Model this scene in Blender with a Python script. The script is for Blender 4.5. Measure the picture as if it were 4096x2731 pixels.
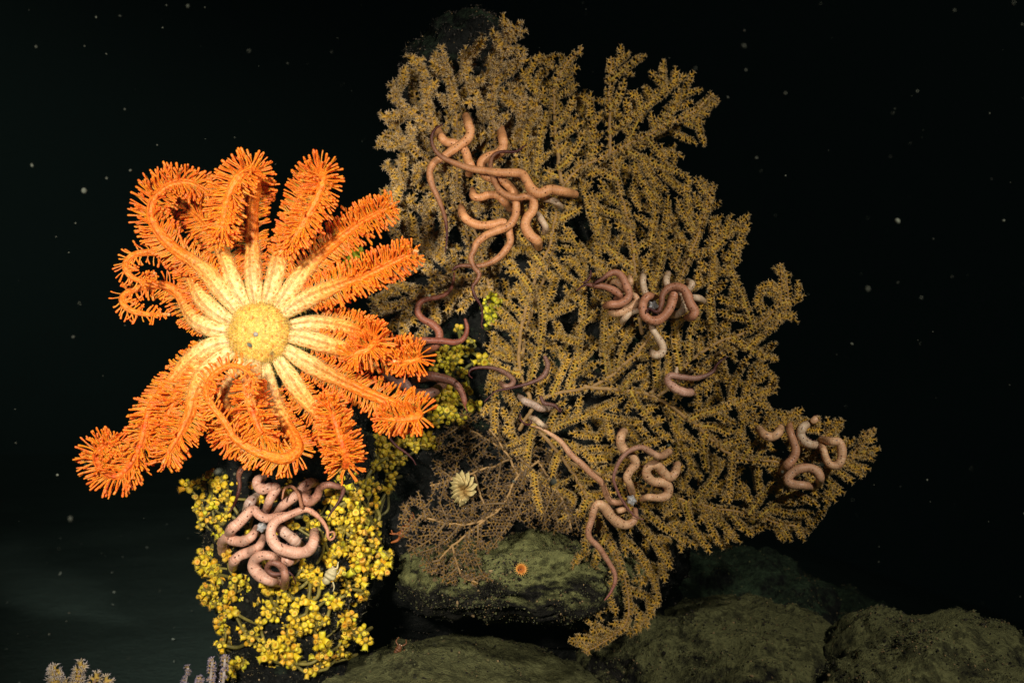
import bpy, math, random
import numpy as np
from mathutils import Vector, Matrix, noise
from mathutils.bvhtree import BVHTree

random.seed(7)
RNG = np.random.default_rng(7)
sc = bpy.context.scene
for o in list(bpy.data.objects):
    bpy.data.objects.remove(o)
COL = sc.collection

# ------------------------------------------------------------------ camera, world, lamps, exposure
DIST = 2.2            # metres from the lens to the middle of the reef
CAMZ = 0.95           # lens height above the sea floor
PX = 2.048 / 4096     # metres per photograph pixel at the middle of the reef
cam_d = bpy.data.cameras.new('camera')
cam = bpy.data.objects.new('camera', cam_d)
COL.objects.link(cam)
cam.location = (0, -DIST, CAMZ)
cam.rotation_euler = (math.radians(90), 0, 0)
cam_d.sensor_width = 36
cam_d.lens = 36 * DIST / 2.048
cam_d.clip_start = 0.05
cam_d.clip_end = 100
cam_d.dof.use_dof = True
cam_d.dof.focus_distance = DIST - 0.11
cam_d.dof.aperture_fstop = 4.5
sc.camera = cam

world = bpy.data.worlds.new('World')
sc.world = world
world.use_nodes = True
bg = world.node_tree.nodes['Background']
bg.inputs[0].default_value = (0.25, 0.6, 0.7, 1)
bg.inputs[1].default_value = 0.0006

def strobe(name, loc, target, power, size, blend, radius, color):
    d = bpy.data.lights.new(name, 'SPOT')
    d.energy = power
    d.spot_size = math.radians(size)
    d.spot_blend = blend
    d.shadow_soft_size = radius
    d.color = color
    o = bpy.data.objects.new(name, d)
    COL.objects.link(o)
    o.location = loc
    o.rotation_euler = (Vector(target) - Vector(loc)).to_track_quat('-Z', 'Y').to_euler()
    return o
# the two strobes of the underwater vehicle that took the picture: the deep sea has no other light
strobe('vehicle_lamp', (-0.50, -1.95, 1.22), (-0.47, -0.2, 0.87), 205, 51, 1.0, 0.06, (1.0, 0.95, 0.86))
strobe('vehicle_lamp', (1.15, -1.95, 1.85), (0.28, 0.1, 0.80), 140, 88, 1.0, 0.06, (1.0, 0.96, 0.88))

sc.view_settings.view_transform = 'Standard'
sc.view_settings.look = 'None'
sc.view_settings.exposure = 0.0
sc.view_settings.gamma = 1.0
sc.render.engine = 'CYCLES'
sc.cycles.use_denoising = True
sc.cycles.max_bounces = 5
sc.cycles.diffuse_bounces = 2
sc.cycles.glossy_bounces = 2
sc.cycles.transmission_bounces = 2
sc.cycles.volume_bounces = 0
sc.cycles.caustics_reflective = False
sc.cycles.caustics_refractive = False

# ------------------------------------------------------------------ coordinates
def P(u, v, y=0.0):
    """point y metres behind the reef's middle plane that shows at photograph pixel (u, v)"""
    k = PX * (DIST + y) / DIST
    return np.array([(u - 2048) * k, y, CAMZ - (v - 1365.5) * k])
S = 4096 / 2352.0
def D(u, v, y=0.0):
    return P(u * S, v * S, y)

# ------------------------------------------------------------------ mesh helpers
class MB:
    def __init__(s):
        s.v, s.f, s.c, s.t, s.n = [], [], [], [], 0
    def add(s, v, f, c=None, t=None):
        v = np.asarray(v, float).reshape(-1, 3)
        f = np.asarray(f, int).reshape(-1, 3)
        n = len(v)
        if c is None: c = (1, 1, 1)
        c = np.asarray(c, float)
        if c.ndim == 1: c = np.tile(c[:3], (n, 1))
        if t is None: t = np.zeros((n, 2))
        s.v.append(v); s.f.append(f + s.n); s.c.append(c); s.t.append(np.asarray(t, float)); s.n += n
    def mesh(s, name, mat, smooth=True):
        v = np.concatenate(s.v); f = np.concatenate(s.f); c = np.concatenate(s.c); t = np.concatenate(s.t)
        return raw_mesh(name, v, f, c, t, mat, smooth)

def raw_mesh(name, v, f, c, t, mat, smooth=True):
    me = bpy.data.meshes.new(name)
    me.vertices.add(len(v)); me.vertices.foreach_set('co', np.ascontiguousarray(v, np.float32).ravel())
    me.loops.add(len(f) * 3); me.loops.foreach_set('vertex_index', np.ascontiguousarray(f, np.int32).ravel())
    me.polygons.add(len(f)); me.polygons.foreach_set('loop_start', np.arange(0, len(f) * 3, 3, dtype=np.int32))
    me.polygons.foreach_set('use_smooth', np.full(len(f), smooth, dtype=bool))
    me.update(calc_edges=True)
    a = me.attributes.new('col', 'FLOAT_COLOR', 'POINT')
    cc = np.ones((len(v), 4), np.float32); cc[:, :3] = c
    a.data.foreach_set('color', cc.ravel())
    b = me.attributes.new('along', 'FLOAT_VECTOR', 'POINT')
    tt = np.zeros((len(v), 3), np.float32); tt[:, :2] = t
    b.data.foreach_set('vector', tt.ravel())
    me.materials.append(mat)
    return me

def link(name, me, parent=None, kind=None, label=None, cat=None, group=None):
    o = bpy.data.objects.new(name, me)
    COL.objects.link(o)
    if parent is not None:
        o.parent = parent
        o.matrix_parent_inverse = Matrix.Translation(-Vector(root_loc(parent)))
    if kind: o['kind'] = kind
    if label: o['label'] = label
    if cat: o['category'] = cat
    if group: o['group'] = group
    return o
def root_loc(o):
    while o.parent is not None: o = o.parent
    return o.location if o.type == 'EMPTY' else (0, 0, 0)
def sublink(name, me, part, kind=None):
    """sub-part: its part keeps world coordinates, so no inverse is needed"""
    o = bpy.data.objects.new(name, me)
    COL.objects.link(o); o.parent = part
    if kind: o['kind'] = kind
    return o
def thing(name, label, cat, loc, group=None):
    o = bpy.data.objects.new(name, None)
    o.empty_display_size = 0.05
    COL.objects.link(o); o.location = Vector(loc)
    o['label'] = label; o['category'] = cat
    if group: o['group'] = group
    return o

def spline(pts, step):
    """Catmull-Rom through rows of pts (first 3 columns xyz, the rest carried along), resampled every step metres"""
    p = np.asarray(pts, float)
    if len(p) == 2: p = np.array([p[0], (p[0] + p[1]) / 2, p[1]])
    q = np.vstack([2 * p[0] - p[1], p, 2 * p[-1] - p[-2]])
    out = []
    for i in range(1, len(q) - 2):
        t = np.linspace(0, 1, 12, endpoint=False)[:, None]
        a, b, c, d = q[i - 1], q[i], q[i + 1], q[i + 2]
        out.append(0.5 * (2 * b + (c - a) * t + (2 * a - 5 * b + 4 * c - d) * t ** 2 + (3 * b - a - 3 * c + d) * t ** 3))
    out.append(p[-1:])
    out = np.vstack(out)
    L = np.concatenate([[0], np.cumsum(np.linalg.norm(np.diff(out[:, :3], axis=0), axis=1))])
    n = max(4, int(L[-1] / step) + 1)
    s = np.linspace(0, L[-1], n)
    return np.stack([np.interp(s, L, out[:, k]) for k in range(out.shape[1])], 1), s

def frames_along(p):
    T = np.gradient(p, axis=0); T /= np.linalg.norm(T, axis=1)[:, None] + 1e-12
    N = np.zeros_like(T)
    a = np.array([0, -1.0, 0]);
    if abs(T[0] @ a) > .9: a = np.array([1.0, 0, 0])
    n = a - T[0] * (a @ T[0]); n /= np.linalg.norm(n)
    for i in range(len(p)):
        n = n - T[i] * (n @ T[i]); n /= np.linalg.norm(n) + 1e-12
        N[i] = n
    return T, N, np.cross(T, N)

def tube(p, r, sides=8, flat=1.0, round_start=True, round_end=True):
    """closed tube round the polyline p with radii r; returns verts, tris, (along, angle) coordinates"""
    p = np.asarray(p, float); r = np.asarray(r, float)
    T, N, B = frames_along(p)
    s = np.concatenate([[0], np.cumsum(np.linalg.norm(np.diff(p, axis=0), axis=1))])
    if round_end:
        k = np.array([.45, .8, .96]); h = np.array([.25, .7, .93])[::-1]
        p = np.vstack([p, p[-1] + T[-1] * r[-1] * .55, p[-1] + T[-1] * r[-1] * .9]); r = np.append(r, [r[-1] * .82, r[-1] * .42])
        T = np.vstack([T, T[-1], T[-1]]); N = np.vstack([N, N[-1], N[-1]]); B = np.vstack([B, B[-1], B[-1]])
        s = np.append(s, [s[-1] + r[-1] * .5, s[-1] + r[-1]])
    if round_start:
        p = np.vstack([p[0] - T[0] * r[0] * .9, p[0] - T[0] * r[0] * .55, p]); r = np.concatenate([[r[0] * .42, r[0] * .82], r])
        T = np.vstack([T[0], T[0], T]); N = np.vstack([N[0], N[0], N]); B = np.vstack([B[0], B[0], B])
        s = np.concatenate([[s[0] - r[0], s[0] - r[0] * .5], s])
    n = len(p)
    a = np.linspace(0, 2 * math.pi, sides, endpoint=False)
    ring = N[:, None] * np.cos(a)[None, :, None] * flat + B[:, None] * np.sin(a)[None, :, None]
    v = (p[:, None] + ring * r[:, None, None]).reshape(-1, 3)
    i = np.arange(n - 1)[:, None] * sides; j = np.arange(sides)[None, :]; j2 = (j + 1) % sides
    A, Bq, C, Dq = i + j, i + j2, i + sides + j2, i + sides + j
    f = np.concatenate([np.stack([A, Bq, C], -1).reshape(-1, 3), np.stack([A, C, Dq], -1).reshape(-1, 3)])
    v = np.vstack([v, p[0], p[-1]])
    c0, c1 = len(v) - 2, len(v) - 1
    j = np.arange(sides)
    f = np.vstack([f, np.stack([np.full(sides, c0), (j + 1) % sides, j], 1),
                   np.stack([np.full(sides, c1), (n - 1) * sides + j, (n - 1) * sides + (j + 1) % sides], 1)])
    t = np.stack([np.repeat(s, sides), np.tile(a / (2 * math.pi), n)], 1)
    t = np.vstack([t, [s[0], 0], [s[-1], 0]])
    return v, f, t

def unit(x):
    x = np.asarray(x, float)
    return x / (np.linalg.norm(x, axis=-1, keepdims=True) + 1e-12)

def basis(dirs, up=None):
    """rotation matrices whose third column is dirs; the second leans to `up` or is random"""
    z = unit(dirs)
    a = RNG.normal(size=z.shape) if up is None else np.broadcast_to(np.asarray(up, float), z.shape)
    x = unit(np.cross(a, z)); y = np.cross(z, x)
    return np.stack([x, y, z], -1)

def scatter(mb, tmpl, loc, R, scale, tint=None):
    """add a copy of template (v, f, c) at every loc with rotation R and scale"""
    v, f, c = tmpl
    n = len(loc)
    if n == 0: return
    sv = np.asarray(scale, float).reshape(n, -1)
    if sv.shape[1] == 1: sv = np.repeat(sv, 3, 1)
    V = np.einsum('nij,kj->nki', R * sv[:, None, :], v) + np.asarray(loc)[:, None]
    F = f[None] + (np.arange(n) * len(v))[:, None, None]
    Cc = np.tile(c[None], (n, 1, 1))
    if tint is not None: Cc = Cc * np.asarray(tint).reshape(n, 1, 3)
    mb.add(V.reshape(-1, 3), F.reshape(-1, 3), Cc.reshape(-1, 3))

def place(name, me, parent, loc, R, s, inverse=True):
    o = bpy.data.objects.new(name, me)
    COL.objects.link(o); o.parent = parent
    M = Matrix([[R[i][j] * s for j in range(3)] + [loc[i]] for i in range(3)] + [[0, 0, 0, 1]])
    if inverse: M = Matrix.Translation(-Vector(root_loc(parent))) @ M
    o.matrix_local = M
    return o

# ------------------------------------------------------------------ materials
def mat(name, rough=.6, spec=.3, sss=0.0, sss_rad=(1, .4, .15), sss_scale=.006, nodes=None, sheen=0):
    m = bpy.data.materials.new(name); m.use_nodes = True
    nt = m.node_tree; b = nt.nodes['Principled BSDF']
    b.inputs['Roughness'].default_value = rough
    b.inputs['Specular IOR Level'].default_value = spec
    if sss:
        b.inputs['Subsurface Weight'].default_value = sss
        b.inputs['Subsurface Radius'].default_value = sss_rad
        b.inputs['Subsurface Scale'].default_value = sss_scale
    if nodes: nodes(nt, b)
    return m
def N(nt, t, **kw):
    n = nt.nodes.new(t)
    for k, v in kw.items(): setattr(n, k, v)
    return n
def attr(nt, name):
    return N(nt, 'ShaderNodeAttribute', attribute_name=name)
def mixc(nt, fac, a, b, mode='MIX'):
    m = N(nt, 'ShaderNodeMix', data_type='RGBA', blend_type=mode)
    for sock, val in ((m.inputs[0], fac), (m.inputs[6], a), (m.inputs[7], b)):
        if isinstance(val, (int, float)): sock.default_value = val
        elif isinstance(val, tuple): sock.default_value = (*val, 1)
        else: nt.links.new(val, sock)
    return m.outputs[2]
def ramp(nt, fac, a, b):
    r = N(nt, 'ShaderNodeMapRange'); r.inputs[1].default_value = a; r.inputs[2].default_value = b
    nt.links.new(fac, r.inputs[0]); return r.outputs[0]
def noise_t(nt, scale, detail=4, rough=.6, vec=None):
    n = N(nt, 'ShaderNodeTexNoise'); n.inputs['Scale'].default_value = scale
    n.inputs['Detail'].default_value = detail; n.inputs['Roughness'].default_value = rough
    if vec is not None: nt.links.new(vec, n.inputs['Vector'])
    return n.outputs[0]
def objco(nt):
    return N(nt, 'ShaderNodeNewGeometry').outputs['Position']
def bump(nt, b, h, strength, dist):
    n = N(nt, 'ShaderNodeBump'); n.inputs['Strength'].default_value = strength; n.inputs['Distance'].default_value = dist
    nt.links.new(h, n.inputs['Height']); nt.links.new(n.outputs[0], b.inputs['Normal'])
def math_n(nt, op, a, b=None):
    m = N(nt, 'ShaderNodeMath', operation=op)
    for i, x in enumerate((a, b)):
        if x is None: continue
        if isinstance(x, (int, float)): m.inputs[i].default_value = x
        else: nt.links.new(x, m.inputs[i])
    return m.outputs[0]

def plain_nodes(scale=60, lo=.7, hi=1.25):
    def f(nt, b):
        n = noise_t(nt, scale, 3, .6, objco(nt))
        k = N(nt, 'ShaderNodeMapRange'); k.inputs[1].default_value = .3; k.inputs[2].default_value = .7
        k.inputs[3].default_value = lo; k.inputs[4].default_value = hi
        nt.links.new(n, k.inputs[0])
        nt.links.new(mixc(nt, 1.0, attr(nt, 'col').outputs['Color'], k.outputs[0], 'MULTIPLY'), b.inputs['Base Color'])
    return f
def snake_nodes(nt, b):
    al = attr(nt, 'along').outputs['Vector']
    sep = N(nt, 'ShaderNodeSeparateXYZ'); nt.links.new(al, sep.inputs[0])
    u = math_n(nt, 'MULTIPLY', sep.outputs[0], 150.0)
    w = math_n(nt, 'MULTIPLY', sep.outputs[1], 9.0)
    cb = N(nt, 'ShaderNodeCombineXYZ'); nt.links.new(u, cb.inputs[0]); nt.links.new(w, cb.inputs[1])
    vo = N(nt, 'ShaderNodeTexVoronoi'); vo.inputs['Scale'].default_value = 1.0; vo.inputs['Randomness'].default_value = .75
    nt.links.new(cb.outputs[0], vo.inputs['Vector'])
    dots = ramp(nt, vo.outputs['Distance'], .30, .16)
    base = attr(nt, 'col').outputs['Color']
    pos = objco(nt)
    mott = mixc(nt, 1.0, base, mixc(nt, ramp(nt, noise_t(nt, 55, 4, .65, pos), .35, .7), (.80, .74, .70), (1.1, 1.1, 1.1)), 'MULTIPLY')
    # narrow transverse wrinkles
    cw = N(nt, 'ShaderNodeCombineXYZ')
    nt.links.new(math_n(nt, 'MULTIPLY', sep.outputs[0], 560.0), cw.inputs[0])
    nt.links.new(math_n(nt, 'MULTIPLY', sep.outputs[1], 1.4), cw.inputs[1])
    wr = noise_t(nt, 1.0, 3, .55, cw.outputs[0])
    c = mixc(nt, ramp(nt, wr, .53, .38), mott, mixc(nt, 1.0, mott, (.82, .70, .64), 'MULTIPLY'))
    nt.links.new(mixc(nt, dots, c, mixc(nt, 1.0, base, (.13, .07, .06), 'MULTIPLY')), b.inputs['Base Color'])
    bump(nt, b, wr, .6, .002)
def star_nodes(nt, b):
    al = attr(nt, 'along').outputs['Vector']
    sep = N(nt, 'ShaderNodeSeparateXYZ'); nt.links.new(al, sep.inputs[0])
    cb = N(nt, 'ShaderNodeCombineXYZ')
    nt.links.new(math_n(nt, 'MULTIPLY', sep.outputs[0], 125.0), cb.inputs[0])
    nt.links.new(math_n(nt, 'MULTIPLY', sep.outputs[1], 11.0), cb.inputs[1])
    vo = N(nt, 'ShaderNodeTexVoronoi'); vo.inputs['Randomness'].default_value = .55; vo.inputs['Scale'].default_value = 1.0
    nt.links.new(cb.outputs[0], vo.inputs['Vector'])
    dots = ramp(nt, vo.outputs['Distance'], .30, .16)
    base = attr(nt, 'col').outputs['Color']
    n = noise_t(nt, 130, 4, .65, objco(nt))
    c = mixc(nt, 1.0, base, mixc(nt, ramp(nt, n, .35, .68), (.72, .6, .45), (1.15, 1.15, 1.2)), 'MULTIPLY')
    nt.links.new(mixc(nt, math_n(nt, 'MULTIPLY', dots, .8), c, mixc(nt, 1.0, base, (.72, .26, .08), 'MULTIPLY')), b.inputs['Base Color'])
    bump(nt, b, math_n(nt, 'ADD', math_n(nt, 'MULTIPLY', vo.outputs['Distance'], .9), n), .9, .003)
def rock_nodes(silt, crust, amount):
    def f(nt, b):
        pos = objco(nt)
        g = N(nt, 'ShaderNodeNewGeometry'); sep = N(nt, 'ShaderNodeSeparateXYZ'); nt.links.new(g.outputs['Normal'], sep.inputs[0])
        n1 = noise_t(nt, 11, 8, .72, pos); n2 = noise_t(nt, 60, 5, .7, pos); n3 = noise_t(nt, 220, 3, .6, pos)
        h = math_n(nt, 'ADD', math_n(nt, 'MULTIPLY', sep.outputs[2], .42), math_n(nt, 'ADD', n1, math_n(nt, 'MULTIPLY', n2, .45)))
        fac = ramp(nt, h, amount + .12, amount - .12)
        inv = math_n(nt, 'SUBTRACT', 1.0, fac)
        s = mixc(nt, ramp(nt, n2, .35, .7), tuple(x * .62 for x in silt), tuple(min(1, x * 1.25) for x in silt))
        s = mixc(nt, ramp(nt, n3, .62, .72), s, (silt[0] * 1.9, silt[1] * 1.6, silt[2] * 1.3))
        c = mixc(nt, ramp(nt, n2, .4, .66), tuple(x * .5 for x in crust), tuple(x * 1.9 for x in crust))
        nt.links.new(mixc(nt, inv, c, s), b.inputs['Base Color'])
        bump(nt, b, math_n(nt, 'ADD', math_n(nt, 'MULTIPLY', n2, .8), math_n(nt, 'ADD', math_n(nt, 'MULTIPLY', n3, .25), math_n(nt, 'MULTIPLY', inv, .5))), .9, .02)
    return f
M_CORAL = mat('coral_tissue', .62, .25, nodes=plain_nodes(14, .62, 1.3))
M_BRANCH = mat('coral_branch', .6, .3, nodes=plain_nodes(40, .7, 1.2))
M_STAR = mat('sea_star_skin', .5, .4, .25, (1, .35, .08), .006, star_nodes)
M_FOOT = mat('tube_foot_skin', .42, .3, .8, (1, .35, .08), .007, plain_nodes(45, .88, 1.12))
M_SNAKE = mat('snake_star_skin', .42, .4, .12, (1, .45, .3), .004, snake_nodes)
M_ZOO = mat('zoanthid_skin', .5, .35, .2, (1, .7, .15), .004, plain_nodes(70, .72, 1.22))
M_MISC = mat('soft_skin', .5, .35, .15, (1, .7, .4), .004, plain_nodes(120, .75, 1.15))
M_FUZZ = mat('turf_fuzz', .9, .1, nodes=plain_nodes(30, .6, 1.3))
M_ROCK = mat('rock_crust', .9, .15, nodes=rock_nodes((.15, .148, .058), (.016, .014, .011), .93))
M_ROCK2 = mat('rock_crust_bare', .9, .15, nodes=rock_nodes((.042, .068, .034), (.012, .012, .010), 1.0))
M_LEDGE = mat('rock_silt_ledge', .9, .15, nodes=rock_nodes((.20, .20, .072), (.018, .016, .012), .74))
def floor_nodes(nt, b):
    pos = objco(nt)
    n1 = noise_t(nt, 3, 6, .6, pos); n2 = noise_t(nt, 45, 5, .7, pos)
    nt.links.new(mixc(nt, ramp(nt, math_n(nt, 'ADD', math_n(nt, 'MULTIPLY', n1, .6), math_n(nt, 'MULTIPLY', n2, .4)), .35, .65), (.075, .115, .095), (.115, .175, .142)), b.inputs['Base Color'])
    bump(nt, b, math_n(nt, 'ADD', n1, math_n(nt, 'MULTIPLY', n2, .3)), .6, .03)
M_FLOOR = mat('sea_floor_silt', .95, .1, nodes=floor_nodes)

# ------------------------------------------------------------------ rocks and sea floor
def fbm(p, scale, octv=5, H=.9):
    return noise.fractal(Vector(p) * scale, H, 2.1, octv)
def rough_up(v, f, amp, scale, seed, octv=6, crag=.35):
    off = np.array([seed * 13.7, seed * 5.1, seed * 3.3])
    e1 = v[f[:, 1]] - v[f[:, 0]]; e2 = v[f[:, 2]] - v[f[:, 0]]
    fn = np.cross(e1, e2); vn = np.zeros_like(v)
    for k in range(3): np.add.at(vn, f[:, k], fn)
    vn = unit(vn)
    h = np.array([fbm(p + off, scale, octv) for p in v])
    r = np.array([abs(noise.noise(Vector(p + off) * scale * 2.7)) for p in v])
    g = np.array([noise.turbulence(Vector(p + off) * scale * 7, 4, True) for p in v])
    return v + vn * (h * amp - r * amp * crag - np.clip(g - .45, 0, 1) * amp * .55)[:, None], vn
def ico(sub):
    import bmesh
    bm = bmesh.new(); bmesh.ops.create_icosphere(bm, subdivisions=sub, radius=1)
    v = np.array([x.co[:] for x in bm.verts]); f = np.array([[x.index for x in fc.verts] for fc in bm.faces]); bm.free()
    return v, f
ICO6 = ico(6)
def blade_tmpl():
    v = np.array([[-.06, 0, 0], [.06, 0, 0], [.03, .1, .5], [-.03, .1, .5], [.05, .32, 1.0]])
    f = np.array([[0, 1, 2], [0, 2, 3], [3, 2, 4]])
    return v, f, np.ones((5, 3))
BLADE = blade_tmpl()
def fuzz(parent, v, vn, n, size, tint, name='turf_tuft_cover', zmin=-.5):
    ok = np.where((vn[:, 1] < .35) & (vn[:, 2] > zmin) & (v[:, 2] > .02))[0]
    if len(ok) == 0: return
    # turf grows in clumps
    w = np.array([max(0.0, noise.noise(Vector(v[i]) * 14) + .12) for i in ok]) + .03
    pick = RNG.choice(ok, n, p=w / w.sum())
    loc = v[pick] + RNG.normal(0, .004, (n, 3)) - vn[pick] * .001
    R = basis(unit(vn[pick] * .8 + RNG.normal(0, .5, (n, 3)) + np.array([0, 0, .3])))
    mb = MB()
    scatter(mb, BLADE, loc, R, size * RNG.uniform(.25, 1.1, n), np.asarray(tint) * RNG.uniform(.45, 1.5, (n, 1)))
    link(name, mb.mesh(name, M_FUZZ, False), parent, 'stuff')
ROCKS = {}
CRUMB = ico(1)
def crumbs(parent, v, vn, n, tint):
    ok = np.where((vn[:, 1] < .4) & (v[:, 2] > .02))[0]
    w = np.array([max(0.0, noise.noise(Vector(v[i]) * 9 + Vector((3, 1, 7))) + .2) for i in ok]) + .04
    pick = RNG.choice(ok, n, p=w / w.sum())
    mb = MB()
    kind = RNG.random((n, 1))
    col = np.where(kind < .45, np.array([.022, .019, .014]), np.where(kind < .9, np.asarray(tint) * 1.1, np.array([.22, .15, .07]))) * RNG.uniform(.5, 1.6, (n, 1))
    cv = CRUMB[0] * (1 + RNG.uniform(-.35, .35, (len(CRUMB[0]), 1)))
    scatter(mb, (cv, CRUMB[1], np.ones((len(cv), 3))), v[pick] + RNG.normal(0, .005, (n, 3)) * (1 - np.abs(vn[pick])), basis(RNG.normal(size=(n, 3))),
            np.exp(RNG.normal(-6.75, .45, n))[:, None] * RNG.uniform(.6, 1.4, (n, 3)), col)
    link('crumb_cover', mb.mesh('crumb_cover', M_FUZZ, False), parent, 'stuff')
def finish_rock(key, name, label, v, f, m, tuft=2500, size=.012, tint=(.09, .09, .04)):
    c = v.mean(0); c[2] = max(0.0, v[:, 2].min())
    t = thing(name, label, 'rock', c)
    me = raw_mesh(name, v, f, np.ones((len(v), 3)), np.zeros((len(v), 2)), m)
    link('rock_body', me, t)
    ROCKS[key] = BVHTree.FromPolygons(v.tolist(), f.tolist())
    e1 = v[f[:, 1]] - v[f[:, 0]]; e2 = v[f[:, 2]] - v[f[:, 0]]
    fn = np.cross(e1, e2); vn = np.zeros_like(v)
    for k in range(3): np.add.at(vn, f[:, k], fn)
    if tuft:
        fuzz(t, v, unit(vn), tuft // 3, size, tint)
        crumbs(t, v, unit(vn), int(tuft * 1.5), tint)
    return t
def boulder(key, name, label, cu, cv, hw, hh, y, ry, seed, m, amp=.05, tilt=0, tuft=2500, size=.009, scale=4.0):
    k = S * PX * (DIST + y) / DIST
    v, f = ICO6[0].copy(), ICO6[1]
    # flattened shoulders instead of a ball
    v = np.sign(v) * np.abs(v) ** np.array([.93, .93, .93])
    v = v * np.array([hw * k, ry, hh * k])
    ct, st = math.cos(tilt), math.sin(tilt)
    v = np.stack([v[:, 0] * ct - v[:, 2] * st, v[:, 1], v[:, 0] * st + v[:, 2] * ct], 1)
    v = v + D(cu, cv, y)
    v, vn = rough_up(v, f, amp, scale, seed)
    return finish_rock(key, name, label, v, f, m, tuft, size)
def loft(key, name, label, rows, seed, m, amp=.05, nring=96, nrow=150, scale=4.5, tuft=2500, tint=(.09, .09, .04)):
    R = np.array(rows, float)     # disp row, left, right, front y, half depth
    t = np.linspace(R[0, 0], R[-1, 0], nrow)
    L, Rr, Fy, Hd = (np.interp(t, R[:, 0], R[:, k]) for k in range(1, 5))
    a = np.linspace(0, 2 * math.pi, nring, endpoint=False)
    ca, sa = np.cos(a), np.sin(a)
    ca = np.sign(ca) * np.abs(ca) ** .75; sa = np.sign(sa) * np.abs(sa) ** .75
    V = []
    for i in range(nrow):
        yc = Fy[i] + Hd[i]
        p0, p1 = D(L[i], t[i], yc), D(Rr[i], t[i], yc)
        c = (p0 + p1) / 2; h = (p1[0] - p0[0]) / 2
        V.append(np.stack([c[0] + ca * h, np.full(nring, yc) + sa * Hd[i], np.full(nring, max(c[2], -.05))], 1))
    V = np.vstack(V)
    i = np.arange(nrow - 1)[:, None] * nring; j = np.arange(nring)[None]; j2 = (j + 1) % nring
    f = np.concatenate([np.stack([i + j, i + nring + j, i + nring + j2], -1).reshape(-1, 3), np.stack([i + j, i + nring + j2, i + j2], -1).reshape(-1, 3)])
    top = V[:nring].mean(0); V = np.vstack([V, top]); n = len(V) - 1
    j = np.arange(nring)
    f = np.vstack([f, np.stack([np.full(nring, n), j, (j + 1) % nring], 1)])
    # make the winding point outwards
    c = V.mean(0); fn = np.cross(V[f[:, 1]] - V[f[:, 0]], V[f[:, 2]] - V[f[:, 0]])
    if ((V[f].mean(1) - c) * fn).sum() < 0: f = f[:, ::-1].copy()
    V, vn = rough_up(V, f, amp, scale, seed)
    return finish_rock(key, name, label, V, f, m, tuft, .014, tint)

def make_floor():
    nx, ny = 170, 170
    xs = np.sinh(np.linspace(-3.2, 3.2, nx)) * 1.7; ys = -2.6 + np.linspace(0, 1, ny) ** 2.2 * 40
    X, Y = np.meshgrid(xs, ys)
    Z = np.array([fbm((x, y, 3.1), .7, 5) * .045 * min(1.5, 1 + abs(y) * .05) for x, y in zip(X.ravel(), Y.ravel())])
    # the bottom falls away behind and to the right of the boulders
    Z = Z - .34 * np.clip(X.ravel() - .2, 0, None) - .02 * np.clip(Y.ravel() - 3, 0, None) ** 1.5
    v = np.stack([X.ravel(), Y.ravel(), Z], 1)
    i = np.arange(ny - 1)[:, None] * nx + np.arange(nx - 1)[None]
    f = np.concatenate([np.stack([i, i + 1, i + nx + 1], -1).reshape(-1, 3), np.stack([i, i + nx + 1, i + nx], -1).reshape(-1, 3)])
    link('sea_floor', raw_mesh('sea_floor', v, f, np.ones((len(v), 3)), np.zeros((len(v), 2)), M_FLOOR), kind='structure')
make_floor()

loft('pillar', 'rock_pillar', 'tall dark green rock pillar behind the yellow coral fans', [
    (48, 1030, 1090, .22, .06), (75, 990, 1140, .18, .14), (130, 960, 1190, .15, .2), (250, 925, 1230, .14, .25), (400, 915, 1290, .14, .28),
    (600, 905, 1400, .15, .3), (800, 830, 1480, .13, .32), (960, 790, 1530, .11, .34), (1150, 740, 1550, .12, .36),
    (1300, 760, 1560, .2, .36), (1420, 820, 1560, .5, .3), (1600, 780, 1600, .55, .4), (1900, 700, 1700, .5, .5)], 3, M_ROCK2, .06, tuft=15000, tint=(.075, .062, .05))
loft('pedestal', 'rock_pedestal', 'dark rock pedestal overgrown by the yellow zoanthids under the orange sea star', [
    (840, 660, 740, -.15, .05), (930, 620, 800, -.16, .09), (1010, 580, 845, -.13, .12), (1060, 540, 870, -.09, .15), (1120, 500, 885, -.08, .17), (1250, 495, 890, -.08, .2), (1400, 500, 860, -.06, .2),
    (1520, 520, 830, -.03, .2), (1700, 510, 850, -.02, .24), (2000, 480, 900, -.04, .3)], 8, M_ROCK2, .045, tuft=12000, tint=(.08, .07, .04))
boulder('ledge', 'rock_ledge', 'overhanging olive silt-covered rock ledge carrying the small orange cup coral', 1190, 1305, 268, 118, .2, .24, 11, M_LEDGE, .055, -.06, 9000, .007)
boulder('mound', 'low_rock', 'low silty rock rising under the dark overhang', 1050, 1655, 430, 150, .15, .35, 5, M_ROCK, .04, -.08, 6000, .007)
boulder('front', 'boulder', 'broad olive silt-covered boulder below the lower tip of the coral fan', 1640, 1610, 335, 218, .42, .38, 17, M_ROCK, .06, -.1, 7000, .007)
boulder('right', 'boulder', 'fuzzy-topped olive boulder standing apart at the edge of the black water', 2150, 1712, 325, 280, .12, .36, 23, M_ROCK, .05, -.12, 9000, .009)
boulder('slope', 'silt_mound', 'smooth silt mound filling the valley between the two olive boulders', 1890, 1680, 420, 225, .6, .4, 41, M_ROCK, .03, .05, 4000, .008)
boulder('rear', 'boulder', 'dim dark boulder behind the broad silt-covered boulder', 1660, 1440, 250, 180, 1.1, .45, 29, M_ROCK2, .07, -.1, 3000, .012)
boulder('far', 'boulder', 'barely lit low boulder sloping into the black water behind the dim boulder', 1880, 1540, 330, 190, 1.9, .6, 31, M_ROCK2, .09, -.25, 1500, .016)

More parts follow.
